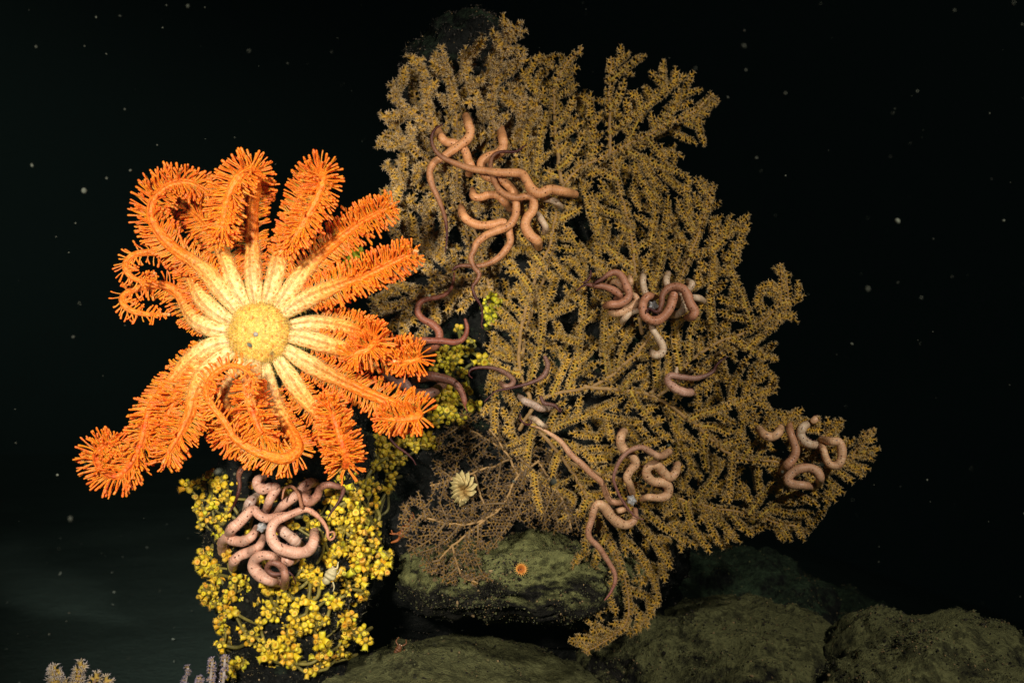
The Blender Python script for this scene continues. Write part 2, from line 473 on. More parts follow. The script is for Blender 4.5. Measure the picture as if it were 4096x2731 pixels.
def on_rock(u, v, keys, default):
    """depth at which the sight line through photograph pixel (u, v) meets one of the rocks"""
    o = Vector((0, -DIST, CAMZ)); d = (Vector(P(u, v, 0)) - o).normalized()
    best = None
    for k in keys:
        h = ROCKS[k].ray_cast(o, d)
        if h[0] is not None and (best is None or h[0].y < best): best = h[0].y
    return default if best is None else best

# ------------------------------------------------------------------ corals
def polymask(poly, res=4):
    w, h = 2352 // res + 1, 1700 // res + 1
    xs = np.arange(w) * res; ys = np.arange(h) * res
    X, Y = np.meshgrid(xs, ys); m = np.zeros(X.shape, bool)
    p = np.array(poly, float)
    for (x0, y0), (x1, y1) in zip(p, np.roll(p, -1, 0)):
        if y0 == y1: continue
        c = ((y0 > Y) != (y1 > Y)) & (X < (x1 - x0) * (Y - y0) / (y1 - y0) + x0)
        m ^= c
    return lambda x, y: 0 <= x < 2352 and 0 <= y < 1700 and m[int(y) // res, int(x) // res]

def grow_fan(poly, trunks, spacing, rnd, levels=6, jitter=.06):
    inside = polymask(poly)
    cell = spacing; grid = {}
    def reg(p, b): grid.setdefault((int(p[0] // cell), int(p[1] // cell)), []).append((p[0], p[1], b))
    def near(p, skip, r):
        cx, cy = int(p[0] // cell), int(p[1] // cell); r2 = r * r
        for i in (-1, 0, 1):
            for j in (-1, 0, 1):
                for q in grid.get((cx + i, cy + j), ()):
                    if q[2] not in skip and (q[0] - p[0]) ** 2 + (q[1] - p[1]) ** 2 < r2: return True
        return False
    step = 5.0; br = []
    for tr in trunks:
        pts, s = spline([(x, y, 0) for x, y in tr], step)
        pts = pts[:, :2] + np.cumsum(np.array([(rnd.gauss(0, .8), rnd.gauss(0, .8)) for _ in pts]), 0)
        i = len(br); br.append((0, pts, None))
        for p in pts: reg(p, i)
    frontier = list(range(len(br)))
    maxlen = [0, 330, 210, 140, 100, 80, 60, 50]
    for lv in range(1, levels + 1):
        cand = []
        for b in frontier:
            pts = br[b][1]; n = len(pts)
            k = rnd.uniform(.3, 1.0) * spacing / step; side = rnd.choice((-1, 1))
            while k < n - 1:
                cand.append((b, int(k), side)); side = -side
                k += spacing * rnd.uniform(.5, .75) / step
        rnd.shuffle(cand)
        new = []
        for b, k, side in cand:
            pts = br[b][1]
            a = pts[k]; q = pts[min(k + 2, len(pts) - 1)] - pts[max(k - 2, 0)]
            th = math.atan2(q[1], q[0]); goal = th + side * math.radians(rnd.uniform(14, 38))
            ang = th + side * math.radians(rnd.uniform(48, 75))
            p = a.copy(); path = [p.copy()]; me = len(br); L = 0; lim = maxlen[lv] * rnd.uniform(.6, 1.2); wob = rnd.uniform(-.05, .05)
            while L < lim:
                ang += (goal - ang) * .05 + rnd.gauss(0, jitter) + wob
                p = p + step * np.array([math.cos(ang), math.sin(ang)]); L += step
                if not inside(*(p + 7 * np.array([math.cos(ang), math.sin(ang)]))): break
                skip = (me, b) if L < spacing * 1.4 else (me,)
                if near(p, skip, spacing * .78): break
                path.append(p.copy())
            if (len(path) - 1) * step < spacing * .75: continue
            path = np.array(path); br.append((lv, path, b)); new.append(me)
            for p in path: reg(p, me)
        frontier = new + ([] if lv > 2 else frontier)
    return br

def polyp_tmpl(seed, nt=8, droop=0.0):
    r = random.Random(seed); mb = MB()
    a = np.linspace(0, 2 * math.pi, 6, endpoint=False)
    prof = [(-1, 2.0), (3.4, 1.75), (4.8, 2.1)]
    v = np.vstack([np.stack([np.cos(a) * q, np.sin(a) * q, np.full(6, z)], 1) for z, q in prof] + [[[0, 0, 4.4]]])
    f = []
    for i in range(2):
        for j in range(6):
            j2 = (j + 1) % 6; f += [[i * 6 + j, i * 6 + j2, i * 6 + 6 + j2], [i * 6 + j, i * 6 + 6 + j2, i * 6 + 6 + j]]
    f += [[12 + j, 12 + (j + 1) % 6, 18] for j in range(6)]
    body = np.array([.62, .37, .045])
    c = np.tile(body, (19, 1)); c[12:] = (.68, .42, .07)
    mb.add(v, f, c)
    for k in range(nt):
        th = 2 * math.pi * (k + r.uniform(-.25, .25)) / nt
        e0 = math.radians(r.uniform(38, 72)); e1 = e0 - math.radians(r.uniform(25, 55)) - droop
        L = r.uniform(4.6, 7.0); d0 = np.array([math.cos(th) * math.cos(e0), math.sin(th) * math.cos(e0), math.sin(e0)])
        d1 = np.array([math.cos(th) * math.cos(e1), math.sin(th) * math.cos(e1), math.sin(e1)])
        p0 = np.array([math.cos(th) * 1.6, math.sin(th) * 1.6, 4.6]); p1 = p0 + d0 * L * .5; p2 = p1 + d1 * L * .5
        s1 = np.array([-math.sin(th), math.cos(th), 0]); up = np.cross(d0, s1)
        tri = [s1, -s1 * .5 + up * .8, -s1 * .5 - up * .8]
        v = np.vstack([[p0 + t * .95 for t in tri], [p1 + t * .62 for t in tri], [p2]])
        f = []
        for j in range(3):
            j2 = (j + 1) % 3; f += [[j, j2, 3 + j2], [j, 3 + j2, 3 + j], [3 + j, 3 + j2, 6]]
        c = np.array([[.60, .39, .08]] * 3 + [[.60, .45, .20]] * 3 + [[.76, .64, .44]])
        mb.add(v, f, c)
    return np.concatenate(mb.v) * .001, np.concatenate(mb.f), np.concatenate(mb.c)
POLYPS = [polyp_tmpl(i) for i in range(5)]
SINGLE_POLYPS = 0

def build_coral(name, label, layers, root, spacing, seed, yfun, psize=1.0, tint=(1, 1, 1), btint=(.5, .3, .06), singles=300, group=None, pstep=4.4, trunk_r=7.0, bush=0.0, levels=6, wild=0.0, bare=.25, jitter=.035, lay2=1.2):
    rnd = random.Random(seed); rng = np.random.default_rng(seed)
    t = thing(name, label, 'coral', root, group)
    twigs = MB(); big = []
    PL, PD, PS = [], [], []
    for li, (poly, trunks, dy) in enumerate(layers):
        br = grow_fan(poly, trunks, spacing * (lay2 if li else 1), rnd, levels, jitter)
        for lv, pts, par in br:
            n = len(pts); s = np.linspace(0, 1, n)
            ph = rnd.uniform(0, 6.28); out = rnd.uniform(-.3, 1.0) * bush if lv > 1 else 0
            y = np.array([yfun(x * S, yy * S) for x, yy in pts]) + dy
            if lv: y = y + np.sin(s * 2.5 + ph) * .006 * min(1, n / 15) - out * s ** 1.5 * min(1, n * 5 / 80)
            W = np.array([D(x, yy, q) for (x, yy), q in zip(pts, y)])
            k = PX * S
            r0 = trunk_r if lv == 0 else (3.6 if lv == 1 else 2.4); r1 = 2.6 if lv == 0 else 1.5
            r = (r0 + (r1 - r0) * s ** .8) * k
            v, f, uv = tube(W, r, 7 if lv < 2 else 5)
            col = np.array(btint) * rnd.uniform(.8, 1.15) if lv else np.array([.34, .2, .075])
            if lv <= 1 and n > 8: big.append((n, v, f, uv, col))
            else: twigs.add(v, f, col, uv)
            # polyps stand out on both sides of the branch and on its face
            L = n * 5.0; m = max(1, int(L / pstep))
            q = (np.arange(m) + rng.uniform(-.3, .3, m)) / m
            q = np.clip(q, 0, 1); idx = q * (n - 1)
            loc = np.stack([np.interp(idx, np.arange(n), W[:, j]) for j in range(3)], 1)
            rad = np.interp(idx, np.arange(n), r)
            Tt = unit(np.gradient(W, axis=0))[np.clip(idx.astype(int), 0, n - 1)]
            side = unit(np.cross(Tt, np.array([0, 1.0, 0]))); face = np.cross(side, Tt)
            face = np.where((face[:, 1:2] > 0), -face, face)
            cyc = np.arange(m) % 5
            ang = np.select([(cyc == 0) | (cyc == 2), (cyc == 1) | (cyc == 3)], [rng.normal(.2, .22 + wild, m), rng.normal(math.pi - .2, .22 + wild, m)], rng.normal(1.57, .6, m))
            d = side * np.cos(ang)[:, None] + face * np.sin(ang)[:, None] + Tt * rng.normal(.18, .12, m)[:, None]
            keep = rng.random(m) < (np.interp(q, [0, .3, .6], [bare, .7, .95]) if lv == 0 else .98)
            d = unit(d)
            PL.append((loc + d * rad[:, None] * .8)[keep]); PD.append(d[keep]); PS.append(rng.uniform(.75, 1.15, keep.sum()) * psize)
            if lv:    # a polyp at the very tip
                PL.append(W[-1:]); PD.append(Tt[-1:] + 0); PS.append(np.array([1.05 * psize]))
    big.sort(key=lambda b: -b[0])
    for i, (n, v, f, uv, col) in enumerate(big):
        if i < 150:
            mb = MB(); mb.add(v, f, col, uv); link('branch', mb.mesh('branch', M_BRANCH), t)
        else: twigs.add(v, f, col, uv)
    if twigs.n: link('twig_mass', twigs.mesh('twig_mass', M_BRANCH), t, 'stuff')
    PL, PD, PS = np.vstack(PL), np.vstack(PD), np.concatenate(PS)
    n = len(PL); R = basis(PD); var = rng.integers(0, len(POLYPS), n)
    # single polyps: those that face the lens and stand foremost
    score = -PL[:, 1] * 6 + PS + rng.normal(0, .35, n) - PD[:, 1] * .3
    single = set(np.argsort(-score)[:singles].tolist())
    meshes = [raw_mesh('polyp', v, f, c * np.array(tint), np.zeros((len(v), 2)), M_CORAL) for v, f, c in POLYPS]
    rest = MB(); mask = np.ones(n, bool)
    for i in single:
        place('polyp', meshes[var[i]], t, PL[i], R[i], PS[i]); mask[i] = False
    for k in range(len(POLYPS)):
        m = mask & (var == k)
        scatter(rest, POLYPS[k], PL[m], R[m], PS[m], np.array(tint) * rng.uniform(.75, 1.2, (m.sum(), 1)))
    link('polyp_cover', rest.mesh('polyp_cover', M_CORAL, False), t, 'stuff')
    print(name, 'polyps', n)
    return t

def coral_y(u, v):
    return .028 * math.sin(u * .0023 + .6) + .03 * math.cos(v * .0027 + .4) + .02 * math.sin(u * .006 + v * .005)

MAIN = [(1190, 160), (1250, 110), (1290, 122), (1332, 82), (1347, 100), (1330, 150), (1310, 180), (1370, 215), (1402, 205), (1394, 122), (1420, 97), (1450, 118),
    (1487, 112), (1472, 150), (1440, 190), (1445, 212), (1480, 190), (1503, 140), (1530, 132), (1560, 160), (1592, 152), (1602, 185), (1622, 222), (1650, 183), (1675, 183),
    (1668, 215), (1622, 270), (1612, 300), (1630, 332), (1590, 335), (1560, 372), (1575, 400), (1625, 403), (1652, 440), (1658, 500), (1690, 488), (1722, 488), (1718, 540),
    (1702, 590), (1692, 640), (1715, 688), (1738, 655), (1768, 640), (1770, 582), (1792, 588), (1802, 620), (1842, 648), (1848, 672), (1827, 700), (1838, 752), (1820, 758),
    (1790, 735), (1770, 762), (1792, 790), (1782, 850), (1788, 900), (1762, 940), (1800, 930), (1828, 903), (1843, 930), (1832, 960), (1880, 953), (1942, 958), (1937, 1000),
    (1982, 1003), (1988, 952), (2012, 952), (2018, 1040), (2002, 1072), (1962, 1110), (1922, 1150), (1890, 1172), (1897, 1190), (1862, 1202), (1857, 1232), (1840, 1243),
    (1800, 1243), (1762, 1215), (1740, 1222), (1710, 1242), (1660, 1264), (1620, 1272), (1580, 1252), (1560, 1268), (1540, 1310), (1522, 1350), (1512, 1400), (1490, 1440),
    (1440, 1472), (1400, 1492), (1340, 1503), (1298, 1478), (1310, 1452), (1350, 1440), (1288, 1415), (1288, 1380), (1310, 1350), (1310, 1300), (1335, 1260), (1300, 1205),
    (1230, 1170), (1190, 1080), (1150, 1010), (1100, 950), (1115, 900), (1125, 840), (1105, 780), (1130, 720), (1150, 660), (1160, 560), (1180, 470), (1200, 380), (1190, 260)]
T_MAIN = [[(1195, 985), (1225, 935), (1262, 908), (1345, 888), (1420, 830), (1475, 765), (1520, 700), (1560, 600), (1600, 500), (1622, 425)],
    [(1345, 888), (1430, 895), (1490, 905), (1530, 925), (1600, 975), (1680, 1040), (1770, 1060), (1860, 1085), (1940, 1060), (1995, 990)],
    [(1490, 905), (1560, 850), (1640, 795), (1720, 760), (1785, 700), (1785, 610)],
    [(1225, 935), (1190, 820), (1215, 680), (1260, 560), (1290, 420), (1400, 355), (1460, 320), (1560, 270), (1640, 210)],
    [(1215, 960), (1300, 1060), (1370, 1180), (1430, 1300), (1440, 1410), (1350, 1478)],
    [(1300, 1060), (1420, 1100), (1560, 1150), (1700, 1180), (1840, 1210)],
    [(1475, 765), (1460, 620), (1440, 480), (1410, 355)], [(1290, 420), (1270, 300), (1270, 180), (1335, 100)], [(1400, 355), (1400, 250), (1410, 130)]]
build_coral('sea_fan', 'huge ochre yellow sea fan spread over the black water, snake stars wound through it',
    [(MAIN, T_MAIN, 0.0), (MAIN, [[(x + 14, y + 10) for x, y in t] for t in T_MAIN[:6]], .14)], D(1195, 985, .1), 25.5, 11, coral_y, 1.0, (.74, .67, .60), (.40, .27, .04), trunk_r=5.2, bush=.05, pstep=3.3, lay2=1.35)

LEFT = [(862, 330), (872, 260), (895, 170), (945, 105), (978, 92), (985, 150), (1005, 82), (1032, 95), (1050, 130), (1085, 80), (1112, 58), (1150, 75), (1152, 30), (1172, 25), (1208, 30), (1210, 60),
    (1185, 100), (1222, 122), (1215, 145), (1185, 165), (1235, 230), (1240, 330), (1215, 420), (1200, 520), (1170, 620), (1150, 660), (1110, 690), (1040, 720), (1075, 760), (1020, 745), (950, 790), (900, 775), (828, 725), (848, 680),
    (905, 640), (882, 560), (875, 480), (872, 380), (905, 352), (880, 335)]
T_LEFT = [[(1145, 690), (1115, 640), (1080, 520), (1020, 400), (985, 280), (960, 140)], [(1080, 520), (1130, 380), (1120, 200), (1175, 50)],
    [(1115, 640), (1020, 640), (930, 560), (890, 430)], [(1020, 640), (950, 690), (860, 720)], [(1020, 400), (930, 330), (880, 310)], [(1130, 380), (1190, 300), (1200, 200)],
    [(985, 280), (915, 240), (900, 190)], [(1050, 460), (1060, 300), (1020, 110)]]
def left_y(u, v):
    # its upper and outer boughs lean out of the wall towards open water
    return .05 + .025 * math.sin(u * .005) + .02 * math.cos(v * .004) - .10 * max(0, (900 - v) / 900) - .05 * max(0, (1750 - u) / 400)
build_coral('bushy_coral', 'shaggy pale tan coral bush high on the rock pillar, boughs thick with large polyps',
    [(LEFT, T_LEFT, 0.0), (LEFT, [[(x - 12, y + 12) for x, y in t] for t in T_LEFT[:5]], .075)], D(1145, 690, .12), 34, 21, left_y, 1.32, (.80, .74, .78), (.36, .24, .06), 300, pstep=3.3, trunk_r=4.5, bush=.07, wild=.35, bare=.7, lay2=1.0)

LOW = [(908, 1215), (915, 1160), (960, 1120), (1010, 1150), (1090, 1160), (1180, 1080), (1150, 1010), (1120, 975), (1210, 990), (1260, 1060), (1330, 1180), (1330, 1240), (1240, 1200), (1180, 1200), (1100, 1290), (1140, 1330), (1090, 1352),
    (1030, 1345), (970, 1310), (940, 1280)]
LOW2 = [(1000, 1000), (1040, 940), (1180, 930), (1250, 1000), (1330, 1150), (1330, 1240), (1220, 1210), (1080, 1200), (980, 1140)]
T_LOW2 = [[(1235, 1060), (1180, 1050), (1110, 1010), (1040, 970)], [(1180, 1050), (1090, 1090), (1000, 1120)], [(1240, 1070), (1270, 1150), (1300, 1220)], [(1090, 1090), (1110, 1150), (1150, 1190)]]
T_LOW = [[(1235, 1060), (1190, 1090), (1140, 1170), (1050, 1200), (960, 1180)], [(1140, 1170), (1040, 1250), (1000, 1310)], [(1190, 1090), (1160, 1030), (1130, 990)], [(1040, 1250), (1060, 1310), (1100, 1335)], [(1235, 1060), (1290, 1150), (1310, 1215)]]
build_coral('sparse_coral', 'thin sparse brownish coral with mauve tips hanging over the silty rock ledge',
    [(LOW, T_LOW, 0.0), (LOW2, T_LOW2, .05)], D(1235, 1060, .1), 14, 31, lambda u, v: -.035 + .07 * max(0, (2150 - v) / 500), .85, (.30, .265, .34), (.16, .10, .045), 220, pstep=4.6, trunk_r=3, bush=.01)

# pale coral shoots rising from the sea floor at the lower edge
def shoot_coral(name, label, stems, y, psize, tint, btint, seed, singles):
    rng = np.random.default_rng(seed); rnd = random.Random(seed)
    base = P(stems[0][0][0], stems[0][0][1], y); base = np.array([base[0], y, 0.0])
    t = thing(name, label, 'coral', base)
    PL, PD, PS = [], [], []
    for st in stems:
        pts = [base + np.array([rnd.uniform(-.02, .02), 0, -.02])] + [np.append(P(q[0], q[1], y + rnd.uniform(-.02, .02)), 0)[:3] for q in st]
        W, s = spline(pts, .006); n = len(W)
        v, f, uv = tube(W, np.linspace(.007, .0028, n), 7); mb = MB(); mb.add(v, f, btint, uv); link('branch', mb.mesh('branch', M_BRANCH), t)
        up = np.where(W[:, 2] > .12)[0]
        m = int(len(up) * 3.2); i = rng.choice(up, m); T = unit(np.gradient(W, axis=0))[i]
        d = unit(np.cross(T, rng.normal(size=(m, 3)))) + T * .35
        PL.append(W[i] + d * .002); PD.append(unit(d)); PS.append(rng.uniform(.8, 1.2, m) * psize)
        PL.append(W[-1:]); PD.append(np.array([[0, 0, 1.0]])); PS.append(np.array([psize * 1.2]))
    PL, PD, PS = np.vstack(PL), np.vstack(PD), np.concatenate(PS)
    n = len(PL); R = basis(PD); var = rng.integers(0, len(POLYPS), n)
    meshes = [raw_mesh('polyp', v, f, c * np.array(tint), np.zeros((len(v), 2)), M_CORAL) for v, f, c in POLYPS]
    order = np.argsort(-PL[:, 2]); mask = np.ones(n, bool)
    for i in order[:singles]: place('polyp', meshes[var[i]], t, PL[i], R[i], PS[i]); mask[i] = False
    rest = MB()
    for k in range(len(POLYPS)):
        m = mask & (var == k); scatter(rest, POLYPS[k], PL[m], R[m], PS[m], np.array(tint) * rng.uniform(.75, 1.2, (m.sum(), 1)))
    link('polyp_cover', rest.mesh('polyp_cover', M_CORAL, False), t, 'stuff')
shoot_coral('coral_shoot', 'pale brown coral shoots rising from the silt away from the zoanthid pedestal',
    [[(250, 2900), (225, 2760), (217, 2680)], [(280, 2900), (300, 2770), (322, 2662)], [(320, 2900), (365, 2760), (385, 2708)], [(260, 2900), (262, 2780), (262, 2735)], [(340, 2900), (400, 2790), (425, 2722)]],
    -.35, 1.35, (.78, .86, 1.5), (.4, .26, .16), 41, 140)
shoot_coral('slender_coral', 'slender greyish mauve coral spires at the foot of the yellow zoanthids',
    [[(740, 2950), (735, 2780), (752, 2672)], [(820, 2950), (838, 2760), (850, 2640)], [(850, 2950), (890, 2740), (900, 2632)], [(780, 2950), (795, 2780), (800, 2715)]],
    -.12, .85, (.62, .66, 1.7), (.4, .33, .28), 43, 110)

# ------------------------------------------------------------------ snake stars
def Zr(x0, y0, s): return lambda q: (x0 + q[0] / s, y0 + q[1] / s)
Z1, Z4 = Zr(1600, 420, 2.614), Zr(1600, 900, 1.96)
Z3, Z6, Z7 = Zr(2250, 1020, 2.613), Zr(2050, 1600, 1.845), Zr(2900, 1550, 2.412)
Z8, Z10, Z11, Z2 = Zr(800, 1800, 2.613), Zr(1500, 1000, 2.24), Zr(1900, 1400, 2.613), Zr(1380, 1700, 2.613)
def path(z, s, pts): return [(*z(q), q[2] / s) for q in pts]      # -> photograph u, v, half width
def mk1(pts): return path(Z1, 2.614, pts)
def mk4(pts): return path(Z4, 1.96, pts)
def mk3(pts): return path(Z3, 2.613, pts)
def mk6(pts): return path(Z6, 1.845, pts)
def mk7(pts): return path(Z7, 2.412, pts)
def mk8(pts): return path(Z8, 2.613, pts)
def mk10(pts): return path(Z10, 2.24, pts)
def mk11(pts): return path(Z11, 2.613, pts)
PEACH, TAN, BROWN, PALE, DARK, PINK, MAROON = (.76, .37, .155), (.76, .47, .26), (.58, .27, .15), (.72, .55, .37), (.27, .085, .05), (.76, .45, .32), (.07, .015, .014)
SPIKE = (np.array([[.35, 0, 0], [-.2, .3, 0], [-.2, -.3, 0], [0, 0, 1]]), np.array([[0, 1, 3], [1, 2, 3], [2, 0, 3]]), np.ones((4, 3)))
def snake_star(label, arms, yfun, disc=None, disc_r=16, lift=.022, group='snake stars clinging to the reef', name='snake_star', tilt=.013):
    """arms: list of (path, layer, base colour, tip colour)"""
    made = []
    for pth, layer, c0, c1 in arms:
        p = np.array(pth, float); rows = []
        for i, (u, v, w) in enumerate(p):
            y = yfun(u, v) - lift - layer * tilt
            end = i in (0, len(p) - 1)
            if end and w > 9: y += .045            # the cut ends dive among the branches
            k = PX * (DIST + y) / DIST
            rows.append((*P(u, v, y), w * k))
        W, s = spline(rows, .0035)
        r = np.maximum(W[:, 3], .0012)
        # slow swelling and pinching along the arm
        ph = random.uniform(0, 6)
        r = r * (1 + .05 * np.sin(s * 190 + ph) * np.sin(s * 37 + ph))
        made.append((W[:, :3], r, s, c0, c1))
    base = made[0][0][0]
    if disc: base = P(*disc, yfun(*disc) - lift)
    t = thing(name, label, 'snake star', base, group)
    spikes = MB()
    for W, r, s, c0, c1 in made:
        v, f, uv = tube(W, r, 14)
        rv = np.interp(uv[:, 0], s, r)
        k = np.clip((rv - .0028) / (.0085 - .0028), 0, 1)[:, None] if c1 is not None else np.ones((len(v), 1))
        if c1 is None: c1 = c0
        col = np.array(c0) * k + np.array(c1) * (1 - k)
        mb = MB(); mb.add(v, f, col, uv); link('arm', mb.mesh('arm', M_SNAKE), t)
        # small hooked spines down both sides
        n = int(s[-1] / .0058)
        if n < 3: continue
        for sg in (-1, 1):
            q = np.linspace(0, s[-1], n) + RNG.normal(0, .0008, n); q = np.clip(q, 0, s[-1])
            pos = np.stack([np.interp(q, s, W[:, j]) for j in range(3)], 1); rr = np.interp(q, s, r)
            T = unit(np.stack([np.interp(q, s, np.gradient(W[:, j])) for j in range(3)], 1))
            side = unit(np.cross(T, np.array([0, 1.0, 0]))) * sg
            d = unit(side + np.array([0, .55, 0]) + RNG.normal(0, .15, (n, 3)))
            ok = rr > .002
            kk = np.clip((rr - .0022) / .0053, 0, 1)[:, None]
            scatter(spikes, SPIKE, (pos + d * rr[:, None] * .93)[ok], basis(d[ok]), np.clip(rr[ok] * .5, .002, .0045), (np.array([.10, .035, .03]) * RNG.uniform(.6, 2.2, (n, 1)))[ok])
    if spikes.n: link('spine_fringe', spikes.mesh('spine_fringe', M_MISC, False), t, 'stuff')
    if disc:
        # five-lobed disc with paired radial ribs
        c = P(*disc, yfun(*disc) - lift - .012); R = disc_r * PX
        nr, na = 8, 60; V = [c + np.array([0, -.006, 0])]; C = [(.40, .40, .39)]
        for i in range(1, nr + 1):
            for j in range(na):
                a = 2 * math.pi * j / na; q = i / nr
                lobe = 1 + .16 * math.cos(5 * a + .6); rib = max(0, math.cos(5 * a + .6)) ** 6
                V.append(c + np.array([math.cos(a) * R * q * lobe, -.006 * math.sqrt(max(0, 1 - q * q)) - .0025 * rib * (1 - q * .4) + (.012 if i == nr else 0), math.sin(a) * R * q * lobe]))
                C.append((.40, .40, .39) if rib < .35 else (.44, .37, .33))
        F = [[0, 1 + (j + 1) % na, 1 + j] for j in range(na)]
        for i in range(nr - 1):
            for j in range(na):
                a, b = 1 + i * na + j, 1 + i * na + (j + 1) % na
                F += [[a, b, b + na], [a, b + na, a + na]]
        mb = MB(); mb.add(V, F, C); link('disc', mb.mesh('disc', M_MISC), t)
    return t

def cy(u, v): return min(coral_y(u, v), left_y(u, v) if u < 2150 and v < 1250 else 9) - .004
snake_star('peach snake star whose long arm crosses the upper coral to a dark hooked tip', [
    (mk1([(395, 265, 40), (430, 340, 46), (490, 390, 48), (560, 400, 46), (640, 430, 44), (690, 500, 46), (712, 580, 46), (745, 645, 44), (720, 720, 40)]), 0, PEACH, None),
    (mk1([(1050, 240, 40), (1070, 340, 50), (1080, 430, 50), (1030, 505, 50), (930, 540, 50), (860, 590, 50), (850, 660, 46), (890, 735, 44), (980, 775, 44), (1080, 800, 46), (1150, 860, 48), (1200, 930, 46), (1230, 1000, 40)]), 0, PEACH, None),
    (mk1([(690, 115, 38), (715, 200, 48), (735, 275, 48), (710, 350, 48), (640, 410, 46), (540, 480, 44), (450, 545, 42), (370, 590, 40), (320, 660, 38), (312, 740, 36), (340, 850, 33), (390, 960, 29), (440, 1080, 25), (475, 1200, 20), (490, 1330, 14), (485, 1450, 10), (470, 1535, 5)]), 1, PEACH, MAROON),
    (mk1([(1830, 935, 42), (1700, 905, 50), (1570, 885, 52), (1460, 925, 54), (1375, 880, 52), (1325, 790, 48), (1275, 720, 46), (1180, 708, 45), (1050, 708, 43), (900, 690, 40), (740, 665, 36), (600, 620, 32), (470, 562, 27), (390, 505, 24), (342, 420, 20), (332, 330, 17), (370, 250, 13), (442, 207, 7)]), 3, PEACH, MAROON),
    (mk1([(1322, 410, 6), (1270, 455, 11), (1200, 490, 14), (1080, 488, 17), (1000, 510, 20), (958, 560, 22), (946, 640, 24), (962, 730, 28), (1000, 830, 31), (1050, 900, 34), (1130, 950, 36), (1230, 970, 37), (1330, 952, 38), (1385, 970, 42), (1400, 1030, 46), (1385, 1110, 48), (1330, 1180, 50), (1312, 1270, 52), (1360, 1360, 54), (1430, 1420, 52), (1450, 1490, 40)]), 2, PEACH, MAROON)],
    cy)
snake_star('peach snake star with two long thin arms trailing down from the upper coral tangle', [
    (mk1([(760, 885, 30), (770, 950, 42), (830, 970, 42), (930, 940, 42), (1020, 950, 42), (1090, 1010, 42), (1155, 1085, 38)]), 0, PEACH, None),
    (mk1([(640, 1065, 36), (660, 1150, 46), (730, 1222, 46), (850, 1260, 46), (980, 1250, 46), (1075, 1225, 44), (1130, 1285, 42)]) + mk4([(858, 60, 30), (862, 140, 29), (800, 230, 28), (720, 290, 24), (620, 320, 20), (500, 318, 16), (440, 330, 12), (410, 360, 6)]), 0, PEACH, MAROON),
    (mk1([(1190, 940, 36), (1212, 1010, 42), (1215, 1090, 42), (1198, 1180, 42), (1130, 1270, 42), (1000, 1320, 42), (890, 1370, 41), (800, 1450, 39)]) + mk4([(580, 200, 24), (556, 260, 22), (580, 330, 20), (622, 385, 19), (600, 440, 16), (570, 485, 14), (590, 560, 11), (638, 640, 9), (645, 740, 7), (638, 780, 6), (648, 812, 3)]), 1, PEACH, MAROON),
    (mk1([(1470, 985, 34), (1560, 985, 36), (1640, 1020, 36), (1695, 1085, 28)]), 0, PALE, None),
    (mk1([(1415, 1100, 30), (1480, 1200, 34), (1522, 1280, 32), (1505, 1360, 28)]), 0, PALE, None)], cy)
snake_star('rosy brown snake star coiled tightly over a cream speckled one', [
    (mk3([(480, 590, 42), (560, 605, 46), (660, 580, 46), (740, 525, 44), (775, 470, 40), (745, 425, 36), (680, 420, 30)]), 0, TAN, None),
    (mk3([(690, 215, 36), (705, 280, 36), (690, 350, 30)]), 0, TAN, None),
    (mk3([(470, 300, 30), (550, 275, 34), (620, 325, 36), (645, 390, 30)]), 0, TAN, None),
    (mk3([(148, 372, 7), (235, 310, 16), (330, 320, 26), (440, 330, 34), (540, 370, 38), (605, 425, 36), (560, 460, 32)]), 1, BROWN, MAROON),
    (mk3([(295, 165, 9), (292, 220, 13), (255, 270, 14), (215, 290, 9)]), 2, MAROON, None),
    (mk3([(350, 290, 16), (430, 240, 24), (500, 192, 32), (570, 185, 36), (625, 230, 40), (662, 310, 42), (697, 400, 42), (672, 465, 42), (590, 512, 42), (500, 518, 42), (450, 535, 36)]), 2, BROWN, MAROON),
    (mk3([(975, 440, 30), (895, 430, 42), (845, 500, 44), (845, 600, 46), (900, 670, 48), (990, 685, 48), (1070, 630, 48), (1125, 550, 48), (1150, 470, 48), (1170, 395, 44), (1185, 350, 38)]), 2, BROWN, None),
    (mk3([(885, 600, 8), (885, 570, 10), (920, 560, 13), (965, 592, 17), (1010, 580, 22), (1036, 500, 28), (1045, 420, 33), (1100, 350, 38), (1180, 328, 42), (1260, 352, 46), (1310, 430, 50), (1335, 510, 52), (1382, 590, 48), (1350, 650, 42), (1300, 650, 36)]), 3, BROWN, MAROON)], cy)
snake_star('cream speckled snake star with a bluish disc under the rosy brown coils', [
    (mk3([(850, 180, 32), (840, 260, 34), (850, 340, 34), (880, 420, 32), (930, 500, 26)]), 0, PALE, None),
    (mk3([(1105, 190, 32), (1085, 260, 36), (1100, 330, 36), (1130, 400, 34)]), 0, PALE, None),
    (mk3([(1310, 270, 30), (1350, 300, 36), (1330, 345, 38), (1270, 380, 38), (1235, 440, 38), (1205, 520, 36)]), 0, PALE, None),
    (mk3([(1485, 490, 36), (1420, 452, 38), (1355, 452, 38), (1285, 500, 38), (1262, 570, 40), (1205, 618, 40), (1125, 632, 34)]), 0, PALE, None),
    (mk3([(605, 735, 32), (650, 662, 34), (720, 602, 32), (790, 580, 28), (870, 560, 24)]), 0, PALE, None),
    (mk3([(935, 690, 28), (940, 770, 34), (990, 850, 36), (1040, 930, 38), (1050, 1000, 42), (1010, 1042, 44), (955, 1040, 40), (945, 1000, 34)]), 0, PALE, None)],
    cy, Z3((950, 530)), 20)
